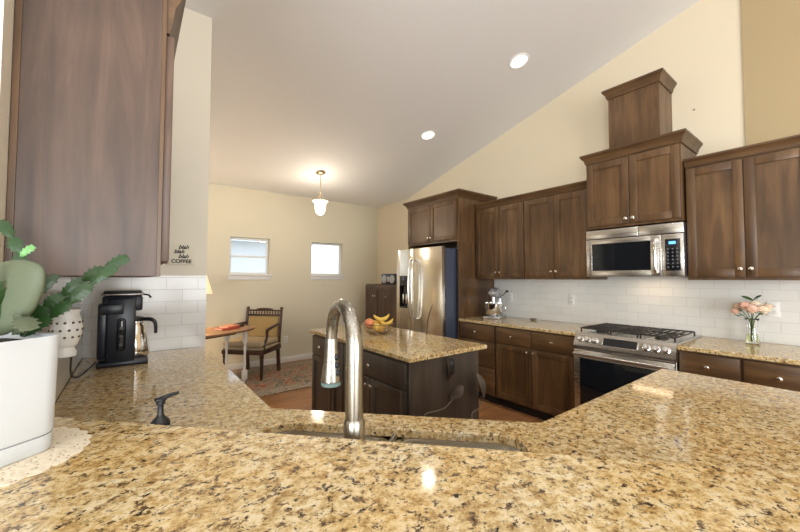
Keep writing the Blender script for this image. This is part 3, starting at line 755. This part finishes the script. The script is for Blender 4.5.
VX, VY = 3.765, .515
vs = thing('glass_vase', (VX, VY, CT), 'clear glass vase of flowers right of the range', 'vase')
MB().lathe([(0, .003), (.036, 0), (.040, .006), (.037, .05), (.030, .11), (.034, .17), (.043, .19), (.0405, .19), (.032, .17), (.028, .11), (.035, .05), (.037, .012), (0, .010)]).build('glass', GLASS, vs, 80)
MB().lathe([(0, .0105), (.0365, .0125), (.0345, .05), (.0325, .07), (0, .07)]).build('water', plain('stem_water', (.75, .80, .45), .05, trans=.9, ior=1.33), vs)
STEM = plain('stem_green', (.06, .13, .035), .5); ROSES = {}
def rose(dx, dy, dz, r, col, cname, label, leafy=True):
    t = thing('rose', (VX + dx * .12, VY + dy * .12, CT + .02), label, 'flower', 0, 'flowers in the glass vase')
    if cname not in ROSES: ROSES[cname] = plain(cname, col, .7)
    r *= 1.3; h = dz - .02; ox, oy = dx * .88, dy * .88
    b = MB(); b.ball((ox, oy, h), r * .66, (1, 1, 1.1), 12, 8)
    for ring, nn, rr_, tz in ((0, 4, .55, .42), (1, 6, .82, .15), (2, 7, .98, -.22)):
        for k in range(nn):
            a = 2 * math.pi * (k + .5 * ring) / nn; d = Vector((math.cos(a), math.sin(a), 0))
            rot = Matrix.Rotation(a, 3, 'Z') @ Matrix.Rotation(R(20 + 22 * ring), 3, 'Y')
            b.ball(Vector((ox, oy, h)) + d * r * rr_ * .62 + Vector((0, 0, tz * r * .7)), r * .54, (.28, .88, 1.0), 10, 6, rot)
    b.build('bloom', ROSES[cname], t, 60)
    MB().tube([(-dx * .06, -dy * .06, 0), (dx * .05, dy * .05, .15), (ox, oy, h)], .0025, 6).build('stem', STEM, t)
    if leafy:
        for k in range(2):
            a = random.uniform(0, 6.28); c = Vector((ox * .8, oy * .8, h - .035))
            petal(c, c + Vector((math.cos(a) * .04, math.sin(a) * .04, .012)), .022, (0, 0, 1), .004, STEM, 'leaf', t)
rose(-.055, .030, .285, .030, (.85, .52, .40), 'rose_peach', 'peach rose at the upper left front of the vase bouquet')
rose(-.070, -.012, .262, .034, (.86, .56, .44), 'rose_pink', 'large pink rose at the front of the vase bouquet')
rose(-.035, -.068, .258, .032, (.88, .74, .56), 'rose_cream', 'cream rose at the right front of the vase bouquet')
rose(.0, -.020, .295, .030, (.88, .72, .50), 'rose_cream', 'cream rose at the top centre of the vase bouquet')
rose(-.005, .075, .272, .026, (.88, .66, .48), 'rose_apricot', 'apricot rose at the far left of the vase bouquet')
rose(.015, -.085, .280, .025, (.88, .62, .48), 'rose_apricot', 'apricot rose at the far right of the vase bouquet')
rose(-.03, .085, .235, .022, (.86, .50, .40), 'rose_peach', 'small peach rose hanging low at the left of the vase bouquet')
lf = thing('leaf_sprig', (VX, VY, CT + .02), 'green leaf sprig rising above the roses in the vase', 'leaf sprig')
MB().tube([(0, 0, 0), (-.005, 0, .18), (-.01, -.012, .31)], .0025, 6).build('stem', STEM, lf)
for b_, t_ in (((-.01, -.012, .305), (-.02, .05, .335)), ((-.01, -.012, .31), (-.03, -.06, .345)), ((-.008, -.008, .30), (-.04, -.035, .33))):
    petal(b_, t_, .026, (-.6, 0, .8), .005, STEM, 'leaf', lf)

# outlets
def outlet(loc, rz, label, m=WHITE):
    t = thing('outlet', loc, label, 'outlet', rz)
    MB().box(-.036, .036, -.006, 0, -.058, .058, .003).build('plate', m, t)
    s = MB()
    for z in (-.021, .021): s.lathe([(.0165, .006), (.0165, .008), (0, .008)], (0, 0, z), 20, Matrix.Rotation(R(90), 4, 'X'))
    so = s.build('socket', plain('socket_white', (.72, .71, .68), .4), t)
    h = MB()
    for z in (-.021, .021):
        for x in (-.006, .006): h.box(x - .001, x + .001, -.0085, -.0079, z - .003, z + .005)
        h.cyl((0, -.0079, z - .009), (0, -.0085, z - .009), .002, n=8)
    h.build('slots', BLACK, so)
    return t
outlet((WX - .0145, 1.955, 1.168), Q, 'white outlet on the tiles left of the range')
outlet((WX - .0145, .412, 1.175), Q, 'white outlet on the tiles right of the flower vase')
outlet((WX - .0145, 2.75, 1.168), Q, 'white outlet on the tiles behind the stand mixer')
outlet((2.075, WY - .0005, .38), 0, 'white outlet low on the dining wall right of the armchair')
outlet((LX + .0105, 1.53, 1.165), R(90), 'white outlet on the left tiled wall behind the wax warmer')
nl = MB().lathe([(.008, 0), (.008, .004), (.004, .006), (0, .006)], (0, 0, 0), 12, Matrix.Rotation(Q, 4, 'Y')).build('wall_hook', plain('hook_grey', (.25, .2, .15), .5))
nl.location = (WX - .0005, .852, 2.89); tag(nl, 'tiny grey hook high on the wall right of the chimney box', 'hook')

# ------------------------------------------------------------------ left side
lc = thing('wall_cabinet', (.064, 1.20, 0), 'large dark upper cabinet at the top left seen from its side', 'cabinet', R(90))
# local x runs along +Y, local -y looks to +X
MB().box(0, 1.45, 0, .2985, 1.405, 2.295, .0015, 1).build('body', CABL, lc)
MB().box(-.004, .0, .0, .010, 1.405, 2.295, .0005, 1).box(-.004, 0, .286, .2985, 1.405, 2.295, .0005, 1).build('face_strip', CAB, lc)
for a, b_ in ((.004, .483), (.487, .966), (.970, 1.446)):
    f = shaker(a, b_, 1.447, 2.105).build('door', CABL, lc); knob_mb(b_ - .03, -.02, 1.47).build('knob', NICKEL, f)
crown(MB(), .0005, 1.45, -.0005, 2.11, 2.30, .05, False, False).build('crown_moulding', CABH, lc)

# wooden sign
sg = thing('wooden_sign', (.272, 2.868, 1.496), 'small cream coffee sign with black script on the wall by the left cabinet', 'sign')
MB().box(-.078, .078, -.014, 0, 0, .142, .003).build('board', plain('sign_cream', (.72, .66, .54), .7), sg)
INK = plain('black_ink', (.015, .012, .010), .7)
TX = Matrix.Rotation(R(90), 4, 'X')
for s_, x, z, sz, shr in (('blah', .010, .111, .034, .35), ('blah', -.016, .080, .034, .35), ('blah', .010, .047, .034, .35), ('COFFEE', 0, .013, .032, 0)):
    text_mesh('lettering', s_, sz * 1.08, INK, sg, Matrix.Translation((x, -.0146, z - .003)) @ TX, shr, .0008, bold=.0012)

# coffee maker
cf = thing('coffee_maker', (-.030, 2.475, CT), 'black coffee maker with steel carafe on the left counter', 'coffee maker')
MB().box(-.112, .116, 0, .22, 0, .028, .008).build('base', NAVY, cf)
body = MB().box(-.072, .055, .0, .055, .02, .375, .010)
body.box(-.112, -.065, .03, .12, .04, .345, .012)
bo = body.build('body', NAVY, cf)
MB().box(-.028, .012, -.003, .004, .085, .265, .018, 4).build('level_window', BGLASS, bo)
for z in (.12, .165, .21): MB().cyl((-.008, -.002, z), (-.008, -.006, z), .009, n=14).build('gauge_dot', plain('gauge_grey', (.05, .055, .065), .3), bo)
MB().box(-.104, .0, -.006, .05, .285, .345, .008).build('side_box', NAVY, cf)
MB().box(-.095, .085, .02, .18, .30, .385, .012).build('brew_head', NAVY, cf)
MB().box(-.10, .09, -.004, .185, .388, .402, .005).build('lid', plain('lid_metal', (.30, .28, .27), .25, .9), cf)
MB().box(-.09, .08, .005, .18, .402, .412, .004).build('lid_top', BLACK, cf)
MB().tube([(.085, .03, .392), (.11, .03, .388), (.122, .03, .372)], [.005, .005, .006], 8).build('lever', BLACK, cf)
ca = thing('carafe', (.020, 2.612, CT + .028), 'steel carafe with black handle inside the coffee maker', 'carafe')
MB().lathe([(0, 0), (.068, 0), (.075, .006), (.076, .03), (.066, .11), (.052, .175), (.045, .19), (.046, .21), (0, .212)]).build('flask', CHROME, ca, 80)
MB().lathe([(.047, .205), (.047, .225), (.02, .232), (0, .232)]).build('lid', BLACK, ca)
MB().tube([(.045, -.03, .215), (.080, -.045, .212), (.098, -.05, .19), (.102, -.052, .13)], [.011, .011, .010, .008], 10).build('handle', BLACK, ca)
cd = MB().tube([(-.218, 1.62, 1.245), (-.20, 1.72, 1.27), (-.175, 1.86, 1.22), (-.19, 1.98, 1.08), (-.20, 2.10, .98), (-.19, 2.25, .935), (-.165, 2.40, .935), (-.142, 2.50, .95)], .0042, 8, 8).build('power_cord', BLACK)
tag(cd, 'black power cord looping from the coffee maker along the left tiles', 'cord')

# wax warmer plugged in on the left wall
ww = thing('wax_warmer', (-.160, 1.53, 1.165), 'white pierced ceramic wax warmer plugged in above the left counter', 'wax warmer')
WS = .74
wp = [(0, .018), (.030, .018), (.036, .024), (.050, .055), (.053, .078), (.046, .108), (.040, .122), (.046, .130), (.048, .136), (.041, .137), (.030, .125), (0, .122)]
MB().lathe([(r_ * WS, z) for r_, z in wp], (0, 0, 0), 32).build('shade', CERAM, ww, 60)
hl = MB()
for k in range(12):
    for j, (rr_, z) in enumerate(((.0475, .05), (.0525, .072), (.0490, .095))):
        a = 2 * math.pi * (k + .5 * (j % 2)) / 12; d = Vector((math.cos(a), math.sin(a), 0))
        hl.ball(d * (rr_ * WS) + Vector((0, 0, z)), .0038, (1, 1, 1), 8, 6)
tag(hl.build('piercing', plain('piercing_dark', (.10, .08, .06), .9), ww), 'dark round piercings')
MB().box(-.058, -.022, -.02, .02, -.022, .022, .006).lathe([(.024, -.012), (.026, 0), (.018, .020), (0, .022)], (0, 0, 0)).box(-.03, .0, -.012, .012, -.008, .014, .004).build('plug', CERAM, ww)
MB().cyl((-.02, .02, .132), (-.02, .02, .160), .006, n=12, bev=.001).build('switch_knob', CERAM, ww)

# doily and pot on the raised bar
dl = MB(); nn = 144; cx, cy = 0, 0; DR = .134
b = bmesh.new(); rings = []
for z in (.0002, .0032):
    for fr_ in (0, .55, .8, 1):
        rings.append((z, fr_))
def dr_(k, f): return DR * f * (1 + (.055 * abs(math.sin(k * math.pi / 6)) if f == 1 else 0))
L0 = {}
for z in (.0003, .0034):
    for f in (.3, .6, .85, 1):
        zz = z if f < 1 else (z if z < .001 else .0022)
        L0[(z, f)] = [b.verts.new((dr_(k, f) * math.cos(2 * math.pi * k / nn), dr_(k, f) * math.sin(2 * math.pi * k / nn), zz)) for k in range(nn)]
for z in (.0003, .0034):
    for f0, f1 in ((.3, .6), (.6, .85), (.85, 1)):
        A, B = L0[(z, f0)], L0[(z, f1)]
        for k in range(nn): b.faces.new((A[k], A[(k + 1) % nn], B[(k + 1) % nn], B[k]))
    b.faces.new(L0[(z, .3)])
A, B = L0[(.0003, 1)], L0[(.0034, 1)]
for k in range(nn): b.faces.new((A[k], A[(k + 1) % nn], B[(k + 1) % nn], B[k]))
bmesh.ops.recalc_face_normals(b, faces=b.faces); dl._merge(b)
m_, n_, l_, bs_ = mat('crochet')
tc = n_.new('ShaderNodeTexCoord'); v_ = n_.new('ShaderNodeTexVoronoi'); v_.inputs['Scale'].default_value = 110; l_.new(tc.outputs['Object'], v_.inputs['Vector'])
rp = ramp(n_, [(.14, (.22, .14, .07)), (.24, (.80, .70, .54))]); l_.new(v_.outputs['Distance'], rp.inputs[0]); l_.new(rp.outputs[0], bs_.inputs['Base Color'])
bp_ = n_.new('ShaderNodeBump'); bp_.inputs['Strength'].default_value = .8; bp_.inputs['Distance'].default_value = .002; l_.new(v_.outputs['Distance'], bp_.inputs['Height']); l_.new(bp_.outputs['Normal'], bs_.inputs['Normal'])
bs_.inputs['Roughness'].default_value = .95
do = dl.build('doily', m_); do.location = (-.198, .963, BARZ); tag(do, 'round cream crochet doily under the white planter on the bar', 'doily')

PZ = BARZ + .0036; PA = math.atan2(.6, .8)
pt = thing('planter', (-.222, .970, PZ), 'white planter with rounded corners standing on the crochet doily', 'planter', PA)
def rr_shell(specs):
    b = bmesh.new(); loops = []
    for half, rad, z in specs: loops.append([b.verts.new((p[0], p[1], z)) for p in rrect(-half, half, -half, half, rad, 8)])
    n = len(loops[0])
    for A, B in zip(loops, loops[1:]):
        for k in range(n): b.faces.new((A[k], A[(k + 1) % n], B[(k + 1) % n], B[k]))
    b.faces.new(loops[0]); b.faces.new(loops[-1]); bmesh.ops.recalc_face_normals(b, faces=b.faces); m = MB(); m._merge(b); return m
PW = plain('planter_white', (.63, .655, .675), .35)
rr_shell([(.082, .03, .0), (.0845, .03, .003), (.0848, .03, .030)]).build('saucer', PW, pt, 50)
rr_shell([(.080, .03, .030), (.0835, .03, .0315), (.0860, .03, .036), (.0885, .031, .213), (.0875, .030, .216), (.0825, .026, .215), (.081, .025, .196)]).build('pot', PW, pt, 50)
rr_shell([(.080, .024, .190), (.0805, .024, .2005), (.07, .02, .204)]).build('soil', SOIL, pt, 50)

# christmas cactus: chains of flat toothed segments
cc = thing('christmas_cactus', (-.222, .970, PZ + .200), 'dark green christmas cactus growing out of the white planter', 'plant')
O = Vector((-.222, .970, PZ + .200))
def segment(p0, p1, wdt, nrm, mat_):
    p0, p1, nrm = Vector(p0), Vector(p1), Vector(nrm).normalized(); ax = p1 - p0; s = ax.cross(nrm).normalized(); nrm = s.cross(ax).normalized()
    half = [(-.04, .16), (.10, .42), (.22, .60), (.30, .90), (.335, .64), (.46, .78), (.555, 1.08), (.59, .76), (.72, .86), (.80, 1.12), (.835, .74), (.93, .70), (1.0, .78), (1.02, .30)]
    b = bmesh.new(); rows = {}
    for sd_ in (1, -1):
        rows[sd_] = [[b.verts.new(p0 + ax * t + s * (.5 * wdt * w * q) + nrm * (sd_ * .0022 * (1 - abs(q)) + sd_ * .0006 + .004 * math.sin(math.pi * t))) for q in (-1, -.12, .12, 1)] for t, w in half]
        for a, c in zip(rows[sd_], rows[sd_][1:]):
            for k in range(3): b.faces.new((a[k], a[k + 1], c[k + 1], c[k]))
    A, B = rows[1], rows[-1]
    for i in range(len(half) - 1):
        for k in (0, 3): b.faces.new((A[i][k], A[i + 1][k], B[i + 1][k], B[i][k]))
    for i in (0, len(half) - 1):
        for k in range(3): b.faces.new((A[i][k], A[i][k + 1], B[i][k + 1], B[i][k]))
    bmesh.ops.recalc_face_normals(b, faces=b.faces); m = MB(); m._merge(b); return m.build('segment', mat_, cc, 30)
FWD = Vector((.6060, .7947, .0360)); RT = Vector((.7952, -.6064, 0)); UP = RT.cross(FWD); CAMP = Vector((0, 0, 1.4))
def at(px, py, t): return CAMP + (FWD + RT * ((px - 400) / 351.7) + UP * ((266 - py) / 351.7)) * t - O
def chain(pts, wdt, mat_=LEAF, tilt=(0, 0, .5)):
    for i in range(len(pts) - 1):
        a = at(*pts[i]); c = at(*pts[i + 1]); mid = (a + c) / 2 + O
        nrm = (CAMP - mid).normalized() + Vector(tilt) + Vector((random.uniform(-.25, .25), random.uniform(-.25, .25), random.uniform(-.2, .2)))
        segment(a, c, wdt * random.uniform(.88, 1.1), nrm, mat_)
chain([(22, 336, .70), (44, 308, .71), (62, 296, .73), (82, 281, .75), (104, 270, .77), (128, 258, .79)], .030)
chain([(26, 336, .69), (50, 318, .70), (70, 304, .71), (90, 285, .73), (116, 268, .75)], .028)
chain([(24, 337, .70), (40, 316, .72), (62, 302, .75), (85, 291, .78)], .022)
chain([(18, 334, .70), (36, 298, .73), (56, 276, .75)], .020)
chain([(12, 330, .70), (14, 300, .70), (20, 274, .70), (20, 256, .70), (13, 239, .70), (-2, 222, .70), (-18, 214, .69)], .026)
chain([(20, 258, .70), (34, 247, .71)], .014, LEAFN)
chain([(8, 330, .66), (0, 305, .64), (-12, 280, .62), (-30, 265, .60)], .034)
chain([(14, 334, .66), (20, 318, .62), (30, 330, .58)], .030, LEAFP)
chain([(2, 330, .70), (-10, 300, .72), (-30, 270, .76), (-50, 260, .8)], .032)
pv = [(-2, 264), (14, 261), (32, 262), (43, 268), (45, 280), (40, 299), (30, 316), (16, 330), (-2, 337), (-24, 330), (-36, 308), (-34, 284), (-22, 268)]
PT = .655; pc_ = at(4, 298, PT); fr_n = -FWD
outer = [at(x, y, PT + .0006 * (x - 4) * -.4) for x, y in pv]
b = bmesh.new(); no = len(outer)
def rg(f, off): return [b.verts.new(pc_ + (p - pc_) * f + fr_n * off) for p in outer]
rims = [rg(.55, .0125), rg(.82, .0095), rg(.95, .005), rg(1.0, 0), rg(.95, -.005), rg(.82, -.0095), rg(.55, -.0125)]
for A, B in zip(rims, rims[1:]):
    for k in range(no): b.faces.new((A[k], A[(k + 1) % no], B[(k + 1) % no], B[k]))
for A, off in ((rims[0], .0135), (rims[-1], -.0135)):
    c_ = b.verts.new(pc_ + fr_n * off)
    for k in range(no): b.faces.new((A[k], A[(k + 1) % no], c_))
bmesh.ops.recalc_face_normals(b, faces=b.faces); bmesh.ops.subdivide_edges(b, edges=b.edges[:], cuts=1, smooth=.6, use_grid_fill=True)
pad = MB(); pad._merge(b); po = pad.build('pad', LEAFP, cc, 80)
tag(po, 'broad grey green pad')

# ------------------------------------------------------------------ dining corner
ruy0, ruy1 = 4.35, 5.72
rug = MB().box(-1.35, 1.35, -(ruy1 - ruy0) / 2, (ruy1 - ruy0) / 2, 0, .012, .004).build('area_rug', rug_mat()); rug.location = (1.55, (ruy0 + ruy1) / 2, .0)
tag(rug, 'faded multicoloured area rug under the armchair', 'rug')

ac = thing('armchair', (1.41, 5.345, .012), 'antique carved wooden armchair with tan cushion and gold back', 'armchair', R(-46))
ac.scale = (1.12, 1.05, 1.02)
# local: front looks to -y
for x, y in ((-.245, -.22), (.245, -.22)):
    MB().lathe([(.014, 0), (.016, .01), (.013, .03), (.021, .06), (.017, .10), (.024, .26), (.020, .275), (.027, .29), (.027, .34)], (x, y, 0), 14).build('leg', DARKW, ac)
for x in (-.225, .225):
    MB().prism([(.225, .34), (.270, .34), (.300, 0), (.265, 0)], 'x', x - .018, x + .018).build('leg', DARKW, ac)
MB().box(-.275, .275, -.255, .255, .335, .395, .012).build('seat_frame', DARKW, ac)
MB().box(-.262, .262, -.25, .225, .395, .432, .016, 3).build('seat_upholstery', CLOTH, ac)
cu = MB().box(-.258, .258, -.262, .215, .434, .510, .034, 4).build('seat_cushion', CLOTH, ac)
bk = MB()
for x in (-.245, .245):
    bk.tube([(x, .235, .39), (x, .255, .60), (x, .30, .90)], [.022, .020, .018], 10, 4); bk.ball((x, .303, .915), .022)
bk.box(-.245, .245, .222, .262, .455, .495, .008)
bk.box(-.245, .245, .272, .306, .80, .828, .006).box(-.235, .235, .284, .314, .868, .892, .008)
bk.ball((0, .30, .896), .03, (4.2, .5, .75))
for k in range(11):
    x = -.20 + .04 * k; bk.ball((x, .293, .848), .013, (.8, .8, 1.6), 8, 6)
bo_ = bk.build('back_frame', DARKW, ac)
MB().box(-.215, .215, -.016, .016, .0, .30, .014, 3, Matrix.Translation((0, .248, .498)) @ Matrix.Rotation(R(-8.5), 4, 'X')).build('back_upholstery', TAPE, ac)
for sx in (-1, 1):
    MB().tube([(sx * .245, .265, .70), (sx * .268, .10, .695), (sx * .275, -.05, .675), (sx * .270, -.12, .66), (sx * .268, -.14, .645), (sx * .262, -.13, .56), (sx * .255, -.17, .46), (sx * .25, -.19, .38)], [.015, .019, .021, .023, .020, .016, .016, .018], 10, 4).build('armrest', DARKW, ac)

tb = thing('dining_table', (.73, 4.77, .012), 'wooden oval table with white turned legs beside the armchair', 'table', math.atan2(.45, .89))
poly = [(.62 * math.copysign(abs(math.cos(a)) ** .75, math.cos(a)), .31 * math.copysign(abs(math.sin(a)) ** .75, math.sin(a))) for a in (2 * math.pi * k / 56 for k in range(56))]
slab(MB(), poly, .725, .75).build('tabletop', TABW, tb)
MB().box(-.40, .40, -.012, .012, .66, .725, .003).build('rail', DARKW, tb)
for x, y in ((-.41, -.17), (.41, -.17), (-.41, .17), (.41, .17)):
    l_m = MB().lathe([(.012, .0), (.016, .02), (.011, .06), (.017, .14), (.012, .2), (.017, .3), (.013, .42), (.019, .50), (.012, .54), (.019, .56), (.019, .57)], (x, y, 0), 14)
    l_m.box(x - .02, x + .02, y - .02, y + .02, .57, .725, .003).box(x - .026, x + .026, y - .026, y + .026, .10, .22, .004).build('leg', WHITE, tb)
bkz = .762
def book(loc, rz, w, d, h, col, label):
    t = thing('book', loc, label, 'book', rz)
    MB().box(-w / 2, w / 2, -d / 2, d / 2, 0, .003, .001, 1).box(-w / 2, w / 2, -d / 2, d / 2, h - .003, h, .001, 1).box(-w / 2, w / 2, -d / 2, -d / 2 + .004, .003, h - .003).build('cover', plain('cover', col, .5), t)
    MB().box(-w / 2 + .004, w / 2 - .004, -d / 2 + .004, d / 2 - .004, .003, h - .003).build('pages', plain('pages', (.7, .62, .5), .8), t)
book((.97, 4.86, bkz), R(24), .24, .17, .022, (.42, .08, .05), 'red book lying flat on the oval table')
book((1.0, 4.875, bkz + .022), R(36), .20, .14, .018, (.55, .18, .10), 'orange red book on top of the red book')
book((1.10, 5.0, bkz), R(30), .17, .12, .03, (.05, .03, .025), 'dark book at the table edge next to the armchair')

tl = thing('table_lamp', (.62, 4.93, .762), 'table lamp with warm cream shade on the oval table', 'lamp')
MB().lathe([(.07, 0), (.072, .012), (.03, .03), (.045, .12), (.05, .18), (.02, .30), (.01, .33), (.01, .50), (0, .50)]).build('base', plain('lamp_brass', (.45, .30, .12), .3, .8), tl)
MB().lathe([(.185, .45), (.187, .452), (.115, .70), (.113, .70), (.183, .452)], cap=False).build('lamp_shade', plain('lamp_cloth', (.85, .72, .50), .9, emit=(1.0, .72, .38), es=.75), tl)
lamp('table_lamp_bulb', 'POINT', (0, 0, .59), 22, (1.0, .72, .40), None, .05, parent=tl)

# pendant
PXx, PYy = 2.09, 4.60; PZz = ceil_z(4.60)
pe = thing('pendant_light', (PXx, PYy, PZz), 'bell-shaped white glass pendant light over the dining corner', 'pendant light')
BRASS = plain('antique_brass', (.50, .36, .20), .3, 1)
MB().lathe([(.065, 0), (.067, -.008), (.055, -.022), (.02, -.032), (0, -.032)]).build('canopy', BRASS, pe)
DZ = -.085
MB().cyl((0, 0, -.03), (0, 0, -.29 + DZ), .006, n=10).build('rod', BRASS, pe)
ar = MB()
for k in range(3):
    a = 2 * math.pi * k / 3; ar.tube([(.006 * math.cos(a), .006 * math.sin(a), -.20 + DZ), (.05 * math.cos(a), .05 * math.sin(a), -.28 + DZ), (.085 * math.cos(a), .085 * math.sin(a), -.325 + DZ)], .0025, 6)
ar.lathe([(.012, -.27 + DZ), (.016, -.285 + DZ), (.012, -.30 + DZ), (0, -.30 + DZ)]).build('suspension', BRASS, pe)
PGL = plain('opal_glass', (.9, .85, .75), .4, emit=(1.0, .84, .60), es=1.8)
MB().lathe([(r_, z + DZ) for r_, z in ((.108, -.322), (.112, -.328), (.088, -.345), (.078, -.375), (.074, -.43), (.066, -.475), (.045, -.505), (.015, -.52), (0, -.522))]).build('glass_shade', PGL, pe, 80)
lamp('pendant_bulb', 'POINT', (0, 0, -.22), 4.5, (1.0, .87, .70), None, .06, parent=pe)
lamp('pendant_bulb', 'POINT', (0, 0, -.70), 13, (1.0, .87, .70), None, .08, parent=pe)

# recessed ceiling lights on the slope
LENS = plain('light_lens', (1, 1, 1), .4, emit=(1.0, .95, .86), es=3)
def can(x, y, label, power=14):
    t = thing('recessed_light', (x, y, ceil_z(y)), label, 'ceiling light', 0, 'recessed lights in the sloped ceiling')
    t.rotation_euler = (R(-13.9), 0, 0)
    MB().lathe([(.078, .002), (.098, .002), (.100, -.003), (.092, -.008), (.080, -.006), (.078, .0)], n=32, cap=False).build('trim_ring', WHITE, t)
    MB().lathe([(.078, -.0005), (.074, -.003), (0, -.005)], n=32).build('lens', LENS, t)
    lamp('downlight', 'SPOT', (0, 0, -.02), power, (1.0, .92, .80), None, .06, parent=t, spot=135)
can(2.985, 1.988, 'recessed ceiling light on the slope above the range side, the nearer one')
can(2.952, 3.29, 'recessed ceiling light on the slope nearer the fridge, the farther one')
can(1.0, 1.2, 'recessed ceiling light high on the slope over the sink corner')  # out of view from here on; the next two are added as fill
can(2.6, .2, 'unseen recessed fill light added high on the slope over the peninsula end')
can(.6, -1.0, 'unseen recessed fill light added at the top of the slope over the bar side')
